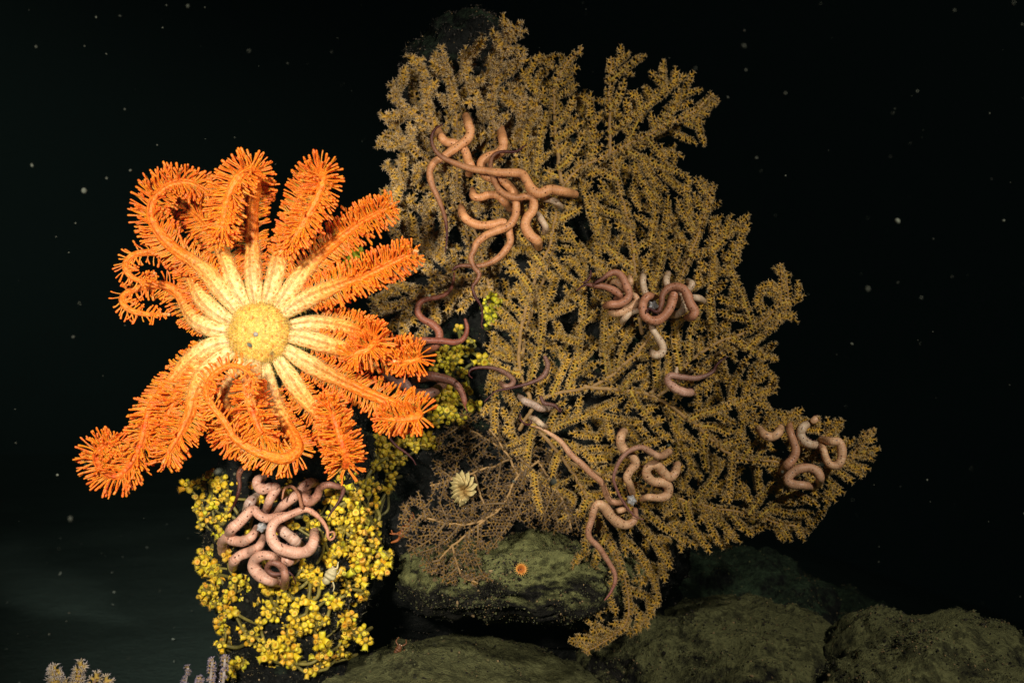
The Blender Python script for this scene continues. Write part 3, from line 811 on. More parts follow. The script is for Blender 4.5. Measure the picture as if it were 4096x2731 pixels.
snake_star('lone hook-shaped pinkish snake star below the rosy brown coils', [
    (mk3([(1195, 1180, 16), (1190, 1240, 22), (1220, 1310, 18)]), -1, PALE, None),
    (mk3([(1375, 1430, 36), (1300, 1438, 44), (1200, 1405, 46), (1125, 1350, 42), (1098, 1295, 38), (1140, 1258, 34), (1250, 1275, 31), (1380, 1287, 29), (1480, 1265, 25), (1570, 1220, 19), (1610, 1150, 15), (1660, 1100, 12), (1725, 1062, 5)]), 1, PINK, MAROON)], cy)
snake_star('sand-coloured snake star with a white disc and long straight arm low on the fan', [
    (mk6([(890, 700, 24), (865, 620, 27), (845, 570, 29), (870, 520, 31), (908, 470, 33), (890, 420, 33), (840, 380, 34), (802, 330, 34), (800, 270, 34), (832, 218, 26)]), 1, TAN, None),
    (mk6([(940, 738, 20), (1000, 715, 25), (1080, 722, 30), (1140, 700, 33), (1152, 640, 34), (1110, 608, 34), (1040, 600, 34), (990, 550, 34), (1000, 498, 34), (1055, 475, 34), (1105, 520, 34), (1155, 568, 34), (1200, 540, 32), (1218, 475, 28)]), 1, TAN, None),
    (mk6([(905, 810, 20), (902, 880, 26), (850, 918, 32), (790, 908, 38), (730, 860, 38), (680, 792, 38), (630, 768, 33), (600, 810, 28), (585, 880, 25), (560, 960, 23), (572, 1020, 22), (640, 1090, 22), (700, 1180, 20), (750, 1270, 18), (756, 1340, 15), (722, 1420, 9), (680, 1475, 4)]), 2, TAN, (.42, .16, .13)),
    (mk6([(840, 745, 20), (770, 756, 22), (718, 740, 22), (690, 690, 22), (660, 610, 22), (590, 550, 24), (510, 470, 24), (430, 400, 23), (360, 310, 20), (280, 250, 15), (200, 205, 9), (130, 190, 6)]), 0, (.50, .24, .14), TAN),
    (mk6([(1155, 380, 27), (1090, 415, 26), (1030, 387, 24), (960, 350, 21), (890, 360, 19), (820, 410, 17), (770, 490, 14), (746, 580, 12), (770, 660, 10), (810, 740, 9), (860, 810, 8), (910, 860, 6), (965, 880, 3)]), 3, TAN, (.30, .14, .12)),
    (mk6([(750, 825, 22), (800, 812, 22), (870, 795, 18)]), 0, TAN, None)], cy, Z6((880, 742)), 19)
snake_star('tan snake star knotted into loops on the outermost bough of the sea fan', [
    (mk7([(545, 365, 30), (512, 440, 42), (450, 475, 44), (380, 455, 44), (325, 395, 36)]), 1, TAN, None),
    (mk7([(622, 345, 30), (632, 430, 36), (660, 520, 40), (682, 600, 42), (660, 680, 44), (600, 750, 46), (548, 815, 40)]), 1, (.55, .29, .16), None),
    (mk7([(890, 300, 34), (862, 312, 34), (835, 335, 30)]), 0, TAN, None),
    (mk7([(815, 345, 34), (755, 380, 42), (730, 440, 44), (760, 510, 44), (830, 550, 42), (915, 555, 34)]), 1, PALE, None),
    (mk7([(930, 500, 34), (1020, 518, 42), (1100, 525, 42), (1128, 600, 44), (1122, 690, 44), (1085, 748, 40), (1020, 745, 38), (978, 690, 36), (950, 600, 34), (930, 530, 30)]), 2, TAN, None),
    (mk7([(870, 960, 30), (760, 942, 42), (660, 935, 44), (602, 895, 44), (630, 840, 44), (700, 790, 44), (800, 772, 44), (885, 805, 44), (920, 870, 42), (895, 940, 32)]), 2, (.6, .35, .2), None)], cy)
def py(u, v): return on_rock(u, v, ('pedestal',), .0) - .035
snake_star('fat pink snake star coiled in a spiral on the yellow zoanthids', [
    (mk8([(595, 810, 36), (540, 900, 48), (450, 950, 54), (360, 945, 56), (280, 920, 56), (235, 970, 54), (235, 1060, 48)]), 1, PINK, None),
    (mk8([(660, 900, 34), (620, 1000, 46), (520, 1060, 54), (420, 1100, 56), (355, 1160, 54), (345, 1230, 44)]), 1, PINK, None),
    (mk8([(300, 900, 50), (330, 825, 58), (420, 745, 56), (500, 660, 54), (560, 622, 50), (620, 680, 48), (700, 712, 46), (800, 690, 40), (900, 668, 26), (960, 660, 14)]), 2, PINK, BROWN),
    (mk8([(820, 810, 44), (860, 840, 56), (930, 895, 58), (1000, 950, 56), (1050, 1000, 46)]), 1, (.64, .44, .33), None),
    (mk8([(850, 1080, 50), (920, 1150, 60), (1000, 1125, 50)]), 0, PINK, None),
    (mk8([(600, 480, 44), (520, 550, 54), (490, 640, 50)]), 0, (.62, .45, .36), None),
    (mk8([(885, 1425, 40), (890, 1330, 44), (870, 1240, 40), (805, 1185, 34), (735, 1180, 29), (700, 1235, 28), (750, 1290, 27), (850, 1290, 21), (910, 1265, 13), (970, 1310, 8), (1002, 1395, 4)]), 3, (.5, .25, .16), MAROON),
    (mk8([(840, 1380, 50), (720, 1350, 64), (620, 1300, 66), (562, 1220, 64), (580, 1140, 58), (660, 1098, 52), (760, 1110, 44), (820, 1160, 34)]), 2, PINK, None)],
    py, Z8((640, 810)), 17, lift=.015, tilt=.014)
snake_star('rusty pink snake star arching over the spiral one just under the orange sea star', [
    (mk8([(690, 630, 38), (720, 540, 46), (762, 460, 50), (800, 400, 50), (740, 385, 52), (660, 410, 54), (598, 370, 52), (600, 310, 46), (665, 285, 38)]), 2, PINK, None),
    (mk8([(790, 650, 38), (880, 570, 48), (970, 500, 52), (1050, 420, 54), (1130, 350, 54), (1195, 340, 44)]), 1, PINK, None),
    (mk8([(1120, 430, 44), (1090, 500, 52), (1150, 540, 50), (1222, 480, 44), (1260, 395, 40), (1340, 360, 35), (1430, 378, 31), (1497, 400, 25), (1480, 480, 19), (1430, 570, 15), (1370, 650, 11), (1335, 715, 6)]), 3, (.52, .26, .17), MAROON),
    (mk8([(860, 505, 8), (880, 412, 12), (940, 375, 15), (1000, 410, 17), (1040, 490, 19), (1065, 595, 20)]), 4, BROWN, None),
    (mk8([(515, 140, 30), (440, 190, 30), (405, 270, 27), (415, 370, 21), (390, 480, 17), (350, 580, 13), (295, 662, 6)]), 2, BROWN, MAROON),
    (mk8([(1350, 860, 9), (1400, 855, 10), (1402, 910, 12), (1360, 935, 14), (1335, 895, 16), (1330, 830, 19), (1270, 730, 23), (1180, 650, 28), (1100, 620, 33), (1000, 650, 39), (880, 700, 44), (790, 745, 49), (742, 830, 54), (752, 930, 57), (810, 1010, 60), (920, 1055, 62), (1050, 1072, 62), (1140, 1040, 60), (1190, 950, 56), (1195, 850, 46)]), 3, PINK, BROWN)],
    py, lift=.02, tilt=.014)
def dy_(u, v): return .03 + (.0 if u > 1900 else -.02)
snake_star('dark reddish snake star half hidden behind the orange sea star, beside mustard zoanthids', [
    (mk10([(712, 205, 9), (692, 320, 15), (640, 390, 20), (560, 425, 22), (450, 445, 24), (390, 490, 27), (385, 560, 29), (430, 620, 31), (510, 662, 34), (570, 725, 36), (575, 800, 36), (540, 860, 38), (450, 910, 36)]), 1, (.34, .125, .07), DARK),
    (mk10([(200, 840, 24), (330, 812, 29), (450, 810, 29), (600, 815, 29), (730, 826, 27), (800, 785, 23), (826, 700, 20), (808, 622, 12)]), 3, (.30, .10, .06), DARK),
    (mk10([(360, 1160, 38), (480, 1130, 42), (600, 1150, 40), (700, 1182, 36), (770, 1262, 31), (803, 1360, 24), (806, 1400, 8), (825, 1440, 3)]), 2, (.34, .15, .10), DARK),
    (mk10([(90, 1130, 40), (180, 1200, 46), (260, 1195, 46), (305, 1265, 44), (330, 1330, 36)]), 1, (.36, .2, .16), None),
    (mk10([(320, 1240, 38), (420, 1290, 46), (520, 1272, 46), (610, 1200, 38)]), 0, (.26, .13, .09), None),
    (path(Z2, 2.613, [(395, 0, 14), (460, 130, 16), (540, 220, 15), (640, 290, 12), (710, 360, 8), (740, 412, 4)]), 3, (.16, .04, .035), MAROON)], dy_, tilt=.012)
snake_star('slender two-armed snake star at the root of the sea fan beside mustard zoanthids', [
    (mk11([(-30, 290, 5), (-62, 262, 9), (-55, 218, 12), (0, 188, 15), (120, 180, 19), (250, 205, 23), (350, 262, 27), (402, 318, 28), (375, 368, 28), (310, 376, 28), (262, 335, 24)]), 1, (.54, .32, .21), MAROON),
    (mk11([(732, 75, 22), (762, 150, 28), (742, 230, 28), (690, 292, 25), (600, 335, 21), (480, 370, 17), (340, 405, 12), (230, 425, 9), (170, 470, 7), (100, 537, 4)]), 2, (.52, .31, .21), MAROON)], lambda u, v: cy(u, v) - .01)
snake_star('small greyish snake star tucked against the bare trunk of the sea fan', [
    (mk11([(455, 475, 26), (520, 530, 36), (610, 570, 40), (700, 610, 38), (795, 612, 28)]), 0, (.5, .38, .29), None),
    (mk11([(690, 495, 19), (718, 552, 22), (790, 568, 20), (840, 582, 18), (872, 625, 13), (890, 645, 10), (905, 620, 7), (885, 600, 4)]), 1, (.5, .3, .21), MAROON),
    (mk11([(585, 705, 26), (640, 730, 31), (700, 780, 30), (745, 805, 24)]), 1, PALE, None),
    (mk11([(472, 670, 6), (478, 730, 9), (540, 778, 11), (592, 760, 10), (578, 728, 6)]), 2, MAROON, None)], lambda u, v: cy(u, v) - .012)

# ------------------------------------------------------------------ yellow zoanthids
def cup_tmpl(seed, openness):
    r = random.Random(seed); mb = MB(); na = 11
    a = np.linspace(0, 2 * math.pi, na, endpoint=False)
    rim = .72 + .36 * openness
    prof = [(-1.0, .62), (-.3, .8), (.45, .86), (.92, rim), (1.02, rim * .9), (.98 - .10 * openness, rim * .55), (.9 - .12 * openness, rim * .18)]
    if openness < .15: prof = [(-1.0, .62), (-.35, .86), (.25, .95), (.68, .86), (.93, .58), (.97, .30), (.92, .12)]
    cols = [(.55, .40, .015), (.74, .54, .02), (.82, .62, .025), (.86, .68, .04), (.88, .70, .06), (.82, .55, .03), (.70, .38, .02)]
    V, C, F = [], [], []
    for i, (z, q) in enumerate(prof):
        for x in a:
            w = q * (1 + .06 * math.sin(3 * x + seed) + .03 * math.sin(5 * x + i))
            V.append((math.cos(x) * w, math.sin(x) * w, z)); C.append(cols[i])
    for i in range(len(prof) - 1):
        for j in range(na):
            j2 = (j + 1) % na; F += [[i * na + j, i * na + j2, (i + 1) * na + j2], [i * na + j, (i + 1) * na + j2, (i + 1) * na + j]]
    V.append((0, 0, prof[-1][0] - .05)); C.append((.45, .2, .01)); k = len(V) - 1
    F += [[(len(prof) - 1) * na + j, (len(prof) - 1) * na + (j + 1) % na, k] for j in range(na)]
    mb.add(V, F, C)
    rim = max(q for _, q in prof[3:]) * (.7 if openness < .15 else 1)
    nt = int(20 + 12 * openness); tl = .22 + .7 * openness
    for q in range(nt):
        th = 2 * math.pi * (q + r.uniform(-.2, .2)) / nt
        e = math.radians(r.uniform(-5, 60) if openness > .4 else r.uniform(40, 80)); L = tl * r.uniform(.6, 1.15)
        p0 = np.array([math.cos(th) * rim * .95, math.sin(th) * rim * .95, 1.03]); d = np.array([math.cos(th) * math.cos(e), math.sin(th) * math.cos(e), math.sin(e)])
        s1 = np.array([-math.sin(th), math.cos(th), 0]); up = np.cross(d, s1)
        tri = [s1, -s1 * .5 + up * .8, -s1 * .5 - up * .8]; w = .052
        v = np.vstack([[p0 + x * w for x in tri], [p0 + d * L]])
        mb.add(v, [[0, 1, 3], [1, 2, 3], [2, 0, 3]], np.array([[.8, .6, .05]] * 3 + [[.85, .72, .12]]))
    return np.concatenate(mb.v), np.concatenate(mb.f), np.concatenate(mb.c)
CUPS = [cup_tmpl(i, o) for i, o in enumerate((.0, .1, .05, .3, .55, .9))]

def zoanthids(label, clusters, depth, seed, singles, tint=(1, 1, 1), size=1.0, cat='zoanthid colony'):
    rng = np.random.default_rng(seed); rnd = random.Random(seed)
    cents = []
    for ci, (u, v, r) in enumerate(clusters):
        y = depth(u, v) + (.022 if seed == 51 and ci >= len(CL_A) else 0); cents.append((P(u, v, y), r * PX))
    t = thing('zoanthid_colony', label, cat, min((c for c, _ in cents), key=lambda c: c[2]), 'yellow zoanthid colonies')
    LOC, DIR, SZ, TI = [], [], [], []
    stems = MB()
    for i, (c, r) in enumerate(cents):
        n = max(2, int(4.8 * (r / .0095) ** 1.5 * rng.uniform(.8, 1.2)))
        op = rng.uniform(.75, 1.15)
        g = 0; made = []
        core_y = c + np.array([0, r * .55, 0])
        while len(made) < n and g < n * 12:
            g += 1
            d = unit(rng.normal(size=3) * np.array([1, .9, 1]) + np.array([0, -.55, .12]))
            if d[1] > .45: continue
            p = core_y + d * r * rng.uniform(.62, .95) * np.array([1, .8, 1])
            s = .0062 * rng.uniform(.62, 1.2) * size * op
            if any(np.linalg.norm(p - q) < (s + z) * .72 for q, z in made): continue
            made.append((p, s)); LOC.append(p); DIR.append(unit(d + rng.normal(0, .25, 3))); SZ.append(s)
            TI.append(np.array(tint) * np.array([rng.uniform(.82, 1.12), rng.uniform(.74, 1.12), rng.uniform(.6, 1.6)]))
            W, _ = spline([core_y + rng.normal(0, .002, 3), (core_y * .4 + p * .6) + rng.normal(0, .003, 3), p - DIR[-1] * s * .5], .004)
            v, f, uv = tube(W, np.linspace(.0032, .0038, len(W)) * size, 6); stems.add(v, f, np.array([.30, .24, .03]) * rng.uniform(.6, 1.1) * np.array(tint), uv)
        # olive runner to the nearest earlier clusters and down into the rock
        ds = sorted((np.linalg.norm(core_y - q[0]), j) for j, q in enumerate(cents[:i]))[:2]
        for dist, j in ds:
            if dist > .09: continue
            b = cents[j][0] + np.array([0, cents[j][1] * .55, 0])
            mid = (core_y + b) / 2 + np.array([rng.normal(0, .006), .008, rng.normal(0, .006) - .004])
            W, _ = spline([core_y, mid, b], .005)
            v, f, uv = tube(W, np.full(len(W), .0034) * rng.uniform(.7, 1.2), 6); stems.add(v, f, np.array([.26, .23, .05]) * rng.uniform(.6, 1.1) * np.array(tint), uv)
        W, _ = spline([core_y, core_y + np.array([rng.normal(0, .006), .03, -.01]), core_y + np.array([rng.normal(0, .008), .07, -.012])], .006)
        v, f, uv = tube(W, np.full(len(W), .004), 6); stems.add(v, f, np.array([.2, .17, .04]) * np.array(tint), uv)
    LOC, DIR, SZ, TI = map(np.array, (LOC, DIR, SZ, TI))
    n = len(LOC); R = basis(DIR); var = rng.integers(0, len(CUPS), n)
    meshes = [raw_mesh('polyp', v, f, c * np.array(tint) * np.array([1, rng.uniform(.85, 1.08), 1]), np.zeros((len(v), 2)), M_ZOO) for v, f, c in CUPS]
    order = np.argsort(LOC[:, 1] - SZ * 3); mask = np.ones(n, bool)
    for i in order[:singles]:
        place('polyp', meshes[var[i]], t, LOC[i], R[i], SZ[i]); mask[i] = False
    rest = MB()
    for k in range(len(CUPS)):
        m = mask & (var == k); scatter(rest, CUPS[k], LOC[m], R[m], SZ[m], TI[m])
    if rest.n: link('polyp_cover', rest.mesh('polyp_cover', M_ZOO), t, 'stuff')
    link('stem_mass', stems.mesh('stem_mass', M_ZOO), t, 'stuff')
    print('zoanthids', n)
ZA = Zr(700, 1750, 1.599)
CL_A = [(330, 390, 45), (330, 490, 40), (70, 310, 40), (150, 400, 40), (230, 430, 40), (270, 300, 45), (220, 260, 40), (300, 270, 35), (190, 500, 35), (170, 820, 55), (240, 840, 50), (210, 740, 35),
    (270, 880, 50), (380, 900, 30), (200, 1000, 65), (340, 1010, 45), (270, 1080, 50), (370, 1120, 40), (310, 1190, 75), (330, 1330, 60), (290, 1330, 40), (500, 1280, 75), (540, 1200, 40), (430, 1230, 35),
    (620, 1120, 70), (580, 1350, 60), (580, 1400, 45), (460, 940, 60), (600, 960, 55), (665, 970, 30), (790, 1050, 35), (690, 1040, 35), (850, 1060, 25), (720, 1000, 25), (770, 1160, 55), (820, 1200, 70),
    (870, 1200, 45), (720, 1270, 45), (660, 1330, 40), (740, 1370, 50), (750, 1450, 40), (710, 1410, 35), (390, 1480, 60), (350, 1510, 45), (420, 1440, 45), (930, 1310, 55), (950, 1390, 50), (950, 1450, 35),
    (840, 1510, 25), (890, 1500, 25), (1080, 1160, 70), (1070, 1260, 55), (1100, 1230, 50), (1060, 1370, 55), (1140, 1240, 40), (1210, 1310, 40), (1200, 1240, 40), (950, 1180, 30), (890, 1100, 25),
    (900, 1150, 25), (1000, 1050, 50), (860, 860, 60), (760, 910, 30), (760, 960, 30), (950, 660, 20), (860, 550, 52), (750, 560, 35), (1000, 510, 40), (980, 390, 35), (1040, 350, 25), (980, 350, 20),
    (1120, 400, 50), (1180, 390, 25), (1150, 490, 60), (1230, 465, 25), (1060, 460, 30), (1080, 590, 70), (1150, 620, 60), (1190, 550, 40), (1240, 600, 30), (1050, 715, 45), (1000, 780, 50), (1010, 740, 35),
    (1150, 740, 75), (1220, 760, 55), (1170, 820, 60), (1260, 680, 40), (1310, 740, 30), (1360, 750, 35), (1320, 840, 55), (1250, 860, 45), (1180, 920, 40), (1100, 970, 40), (1180, 1000, 40), (1080, 880, 40),
    (920, 920, 45), (1010, 900, 30), (330, 745, 50), (470, 600, 22), (550, 400, 25), (710, 350, 25), (670, 580, 20), (130, 460, 30), (250, 520, 30), (290, 620, 28), (160, 560, 28)]
_r = random.Random(77)
CL_FILL = [(_r.uniform(160, 1290), _r.uniform(230, 1080), _r.uniform(26, 40)) for _ in range(120)] + [(_r.uniform(300, 1150), _r.uniform(1000, 1480), _r.uniform(22, 34)) for _ in range(28)]
CL_FILL = [q for q in CL_FILL if not (330 < q[0] < 900 and 330 < q[1] < 900 and _r.random() < .6)]
def za_depth(u, v): return min(on_rock(u, v, ('pedestal',), -.01), .03) - .02
zoanthids('bright yellow zoanthid colony crowding the rock pedestal under the orange sea star',
    [(*ZA(q), q[2] / 1.599) for q in CL_A + CL_FILL], za_depth, 51, 300, (1.0, .92, .95))
ZB = Zr(1500, 1000, 2.24)
CL_B = [(630, 920, 50), (750, 890, 60), (850, 900, 35), (720, 990, 55), (680, 1050, 40), (780, 1100, 50), (640, 1120, 50), (940, 985, 55), (1010, 1010, 40), (520, 1050, 40), (860, 810, 30), (820, 1240, 45), (740, 1320, 50),
    (640, 1250, 45), (600, 1330, 60), (690, 1380, 50), (560, 1430, 50), (660, 1440, 60), (760, 1520, 60), (850, 1400, 50), (930, 1400, 45), (500, 1480, 50), (560, 1530, 60), (660, 1500, 50), (740, 700, 35), (560, 960, 40), (600, 1010, 40)]
zoanthids('dull mustard zoanthid colony in the gap between the orange sea star and the sea fan',
    [(*ZB(q), q[2] / 2.24) for q in CL_B], lambda u, v: min(on_rock(u, v, ('pillar',), .1), .1) - .03, 52, 120, (.75, .78, .8))
zoanthids('small greenish yellow zoanthid patch below the trailing arms of the upper snake stars',
    [(*ZB(q), q[2] / 2.24) for q in [(1050, 420, 45), (1085, 480, 50), (1040, 600, 50), (1020, 650, 40), (1075, 545, 45), (1000, 560, 35), (985, 470, 25)]], lambda u, v: .02, 53, 60, (.8, .95, .8), .9)
ZC = Zr(1380, 1700, 2.613)
CL_C = [(340, 150, 70), (400, 250, 80), (450, 330, 70), (560, 350, 80), (620, 170, 60), (760, 210, 80), (860, 150, 80), (930, 200, 60), (350, 320, 60), (300, 430, 60), (420, 430, 50), (490, 430, 50), (480, 600, 45),
    (440, 680, 40), (210, 660, 80), (240, 570, 50), (500, 520, 35), (540, 250, 50), (690, 150, 50), (350, 960, 30), (300, 1020, 30)]
zoanthids('olive yellow zoanthid colony draping the dark rock beside the cream rosette',
    [(*ZC(q), q[2] / 2.613) for q in CL_C], lambda u, v: min(on_rock(u, v, ('pillar', 'pedestal'), .1), .1) - .02, 54, 120, (.62, .6, .7), 1.1)
zoanthids('tiny yellow-green zoanthid tuft seen between two upper arms of the orange sea star',
    [(1390, 1000, 30), (1400, 1040, 34), (1370, 1075, 28), (1345, 1100, 26), (1420, 1010, 24)], lambda u, v: .1, 55, 25, (.7, .9, .8))

# ------------------------------------------------------------------ orange sea star
STAR_Y = -.24
def foot_tmpl(seed, bend):
    r = random.Random(seed); n = 7
    t = np.linspace(0, 1, n)
    p = np.stack([bend * t ** 2, .03 * np.sin(t * 4 + seed * 2), t * 1.0], 1)
    rad = np.array([.07, .06, .058, .06, .066, .078, .088]) * r.uniform(.92, 1.12)
    v, f, uv = tube(p, rad, 6, round_start=False)
    k = np.clip(v[:, 2], 0, 1)[:, None]
    c = np.array([.95, .235, .016]) * (1 - k) + np.array([.88, .175, .010]) * k
    return v, f, c
FEET = [foot_tmpl(i, b) for i, b in enumerate((-.28, -.1, .1, .22, .35))]
FOOT_MESH = [raw_mesh('tube_foot', v, f, c, np.zeros((len(v), 2)), M_FOOT) for v, f, c in FEET]
# each arm: (disp u, disp v, centimetres towards the lens), how far its groove side turns to the lens along the arm
ARMS = [
    ([(590, 706, 0), (584, 650, 1), (581, 590, 0), (580, 520, 0), (581, 470, 1), (590, 430, 2.5), (592, 402, 5), (572, 392, 8), (548, 408, 10), (530, 440, 10.5), (517, 485, 10), (510, 530, 9), (507, 562, 8)], .52),
    ([(568, 710, 0), (540, 655, 1), (515, 590, 0), (492, 540, -3), (465, 508, -5), (440, 485, -6), (415, 465, -6), (400, 450, -5)], .6),
    ([(550, 723, 0), (503, 660, 1.5), (462, 612, 3), (412, 580, 3), (374, 545, 3), (349, 500, 3), (356, 455, 3.5), (392, 425, 4), (430, 418, 4), (462, 432, 3), (478, 450, 2)], .45),
    ([(541, 742, 0), (508, 725, 1), (470, 692, 1), (448, 650, 0), (425, 607, 0), (390, 586, 0), (352, 580, 1), (316, 583, 2), (293, 597, 3), (288, 617, 4), (301, 635, 4), (325, 645, 4), (347, 641, 4), (356, 628, 5)], .75),
    ([(537, 762, 0), (495, 757, 1), (455, 738, 0), (430, 705, -2), (410, 674, -2), (376, 655, -1), (339, 657, 0), (305, 666, 1), (283, 680, 2), (282, 697, 3), (301, 713, 3), (332, 721, 3), (364, 723, 3), (388, 722, 3)], .8),
    ([(541, 785, 0), (495, 790, 1), (450, 817, 1), (410, 857, 1), (375, 902, 2), (346, 947, 3), (334, 990, 4), (324, 1025, 4), (305, 1062, 4), (272, 1092, 4), (238, 1080, 4), (222, 1047, 4.5), (240, 1022, 5), (267, 1016, 5), (278, 1034, 5)], .38),
    ([(550, 803, 0), (513, 820, 1), (472, 858, 2), (446, 905, 4), (436, 950, 5), (412, 1000, 6), (393, 1032, 6.5), (376, 1062, 6.5)], .6),
    ([(546, 796, -1), (505, 812, -1), (462, 840, 0), (425, 885, 2), (398, 930, 3), (380, 975, 3.5), (366, 1015, 4)], .55),
    ([(568, 815, 0), (545, 855, 1), (520, 905, 0), (512, 960, 0), (528, 1005, 2), (560, 1035, 3)], .5),
    ([(586, 820, 0), (578, 862, 3), (574, 905, 6), (583, 945, 8), (597, 985, 9), (610, 1012, 8)], .25),
    ([(604, 825, 0), (615, 880, 1), (630, 930, 1), (655, 968, 2), (676, 1003, 4), (684, 1032, 6), (655, 1053, 8), (612, 1045, 9), (568, 1026, 9.5), (537, 1003, 10), (516, 968, 10.5), (490, 935, 10.5), (474, 902, 11), (490, 862, 12), (530, 840, 12.5), (568, 851, 13), (583, 880, 13), (572, 912, 12.5)], .5),
    ([(630, 814, 0), (668, 868, 1), (702, 917, 1), (738, 960, 1), (763, 1000, 2), (785, 1042, 3.5), (795, 1068, 6), (793, 1040, 8), (777, 990, 8.5), (762, 945, 8.5), (755, 905, 8.5)], .5),
    ([(650, 797, 0), (697, 828, 1), (738, 851, 1), (780, 872, 1), (838, 900, 1), (896, 924, 1.5), (940, 940, 3), (962, 950, 5.5), (950, 960, 7), (905, 962, 7), (868, 955, 6.5)], .72),
    ([(657, 773, 0), (703, 778, 1), (740, 788, 1), (785, 800, 0), (835, 808, 0), (885, 812, 0), (930, 816, 1.5), (962, 820, 3.5), (945, 830, 5), (905, 830, 5.5)], .62),
    ([(658, 747, -1), (706, 743, -2), (750, 745, -2), (794, 752, -1), (835, 764, 1), (862, 780, 4), (850, 800, 6.5), (820, 812, 7), (792, 826, 7)], .42),
    ([(646, 724, 0), (690, 696, 1), (741, 670, 2), (792, 650, 3), (843, 632, 4), (895, 606, 5), (933, 588, 5.5), (957, 576, 6)], .4),
    ([(631, 712, 0), (677, 652, 1), (710, 611, 0), (754, 570, 0), (792, 539, 1), (831, 511, 2), (869, 490, 3.5), (900, 470, 4.5)], .55),
    ([(610, 704, 0), (631, 639, 1), (643, 591, 0), (660, 542, 0), (678, 498, 0), (698, 447, 1), (717, 410, 3), (736, 396, 6), (742, 415, 8), (729, 455, 9), (705, 500, 9.5), (680, 540, 9.5), (645, 578, 9)], .42)]
def sea_star():
    C = D(597, 765, STAR_Y)
    t = thing('sea_star', 'large glowing orange many-armed sea star with cream centre and fringed curling arms', 'sea star', C)
    n_single = 0
    ARMN = len(ARMS)
    for ai, (pts, turn) in enumerate(ARMS):
        rows = [D(u, v, STAR_Y - cm * .01) for u, v, cm in pts]
        # root the arm inside the disc
        rows[0] = rows[0] * .75 + (C + np.array([0, .012, 0])) * .25
        W, s = spline(rows, .004); n = len(W); L = s[-1]; q = s
        # the swollen cream base, then a slim orange arm
        base_len = .085
        r = np.interp(q, [0, .015, .045, .075, .105, .14, max(.16, L * .85), L], [.0082, .0105, .0150, .0166, .0152, .0112, .0078, .0042]) if L > .2 else np.interp(q, [0, .012, .035, .06, .08, L], [.0082, .0105, .0155, .017, .014, .006])
        if ai in (3, 4, 10): r = r * np.interp(q / L, [0, .4, .6, 1], [1, 1, .66, .66])
        v, f, uv = tube(W, r, 18)
        a = uv[:, 0] / L
        k = np.clip((uv[:, 0] - .03) / .13, 0, 1)[:, None] ** 1.25
        tipk = np.clip((uv[:, 0] - (L - .012)) / .01, 0, 1)[:, None]
        cream, orange = np.array([.95, .68, .30]), np.array([.92, .25, .018])
        gold = np.array([.95, .46, .10]); col = np.where(k < .5, cream * (1 - 2 * k) + gold * 2 * k, gold * (2 - 2 * k) + orange * (2 * k - 1))
        # past `turn` the reddish groove of the underside faces the lens
        T0 = unit(np.gradient(W, axis=0)); iv = np.clip((uv[:, 0] / L * (n - 1)).astype(int), 0, n - 1)
        rel = unit(v - W[iv]); groove = np.clip((-rel[:, 1] - .55) / .3, 0, 1) * np.clip((a - turn) / .12, 0, 1) * (a < .97) * (1.0 if ai in (5, 9, 11) else .25) * np.clip(.55 + .6 * np.sin(uv[:, 0] * 260 + ai) * np.sin(uv[:, 0] * 97), 0, 1)
        groove = groove[:, None]; col = col * (1 - groove) + np.array([.80, .12, .012]) * groove; col = col * (1 - tipk) + np.array([.85, .5, .2]) * tipk
        mb = MB(); mb.add(v, f, col, uv); arm = link('arm', mb.mesh('arm', M_STAR), t)
        T = unit(np.gradient(W, axis=0))
        side = unit(np.cross(T, np.array([0, 1.0, 0]))); front = np.cross(side, T); front = np.where(front[:, 1:2] > 0, -front, front)
        # tube feet: four rows, two by two on either side of the groove; groove turns to the lens past `turn`
        LO, DI, SZ = [], [], []
        step = .0042; pos = .065; thin = {3: .42, 4: .45, 10: .52}.get(ai, 9)
        while pos < L - .003:
            i = min(n - 1, int(pos / L * (n - 1))); fr = pos / L
            open_ = np.clip((fr - turn) / .14, 0, 1)
            ln = float(np.interp(fr, [.0, .16, .42, .75, .93, 1], [.007, .010, .023, .029, .026, .016])) * (1 if L > .25 else .95)
            curl = float(np.clip(1 - (fr - .8) / .2, .45, 1)) if ai in (3, 4) else 1
            if fr > thin: ln *= float(np.interp(fr, [thin, thin + .15, 1], [1, .62, .5])); pos += step * .9
            for sg in (-1, 1):
                for row in range((3 if open_ > .05 or random.random() < .4 else 2) if fr < thin else 1 + (random.random() < .5)):
                    lat = random.gauss(.12 + .25 * row, .16)                       # angle out of the picture plane towards the lens
                    ang = lat if row < 2 else random.gauss(.75, .25)
                    ang = ang * (-.35 + 1.55 * open_) if row < 2 else ang * open_ - .3 * (1 - open_)
                    d = side[i] * sg * math.cos(ang) + front[i] * math.sin(ang) + T[i] * random.gauss(.38, .2)
                    LO.append(W[i] + unit(d) * r[i] * .8 + T[i] * random.gauss(0, .002)); DI.append(unit(d)); SZ.append(ln * random.uniform(.7, 1.2))
            if fr > .9:
                for _ in range(3):
                    d = T[i] + side[i] * random.uniform(-1, 1) + front[i] * random.uniform(-.1, .9)
                    LO.append(W[i]); DI.append(unit(d)); SZ.append(ln * random.uniform(.8, 1.1))
            pos += step
        LO, DI, SZ = np.array(LO), np.array(DI), np.array(SZ)
        m = len(LO); var = RNG.integers(0, len(FEET), m)
        # the bend hangs them a little downwards
        R = basis(DI, up=(0, .4, 1.0) if random.random() < .5 else (.3, -.3, 1))
        order = np.argsort(LO[:, 1] - SZ * 2 + RNG.normal(0, .02, m)); mask = np.ones(m, bool)
        thick = RNG.uniform(.62, 1.15, m)
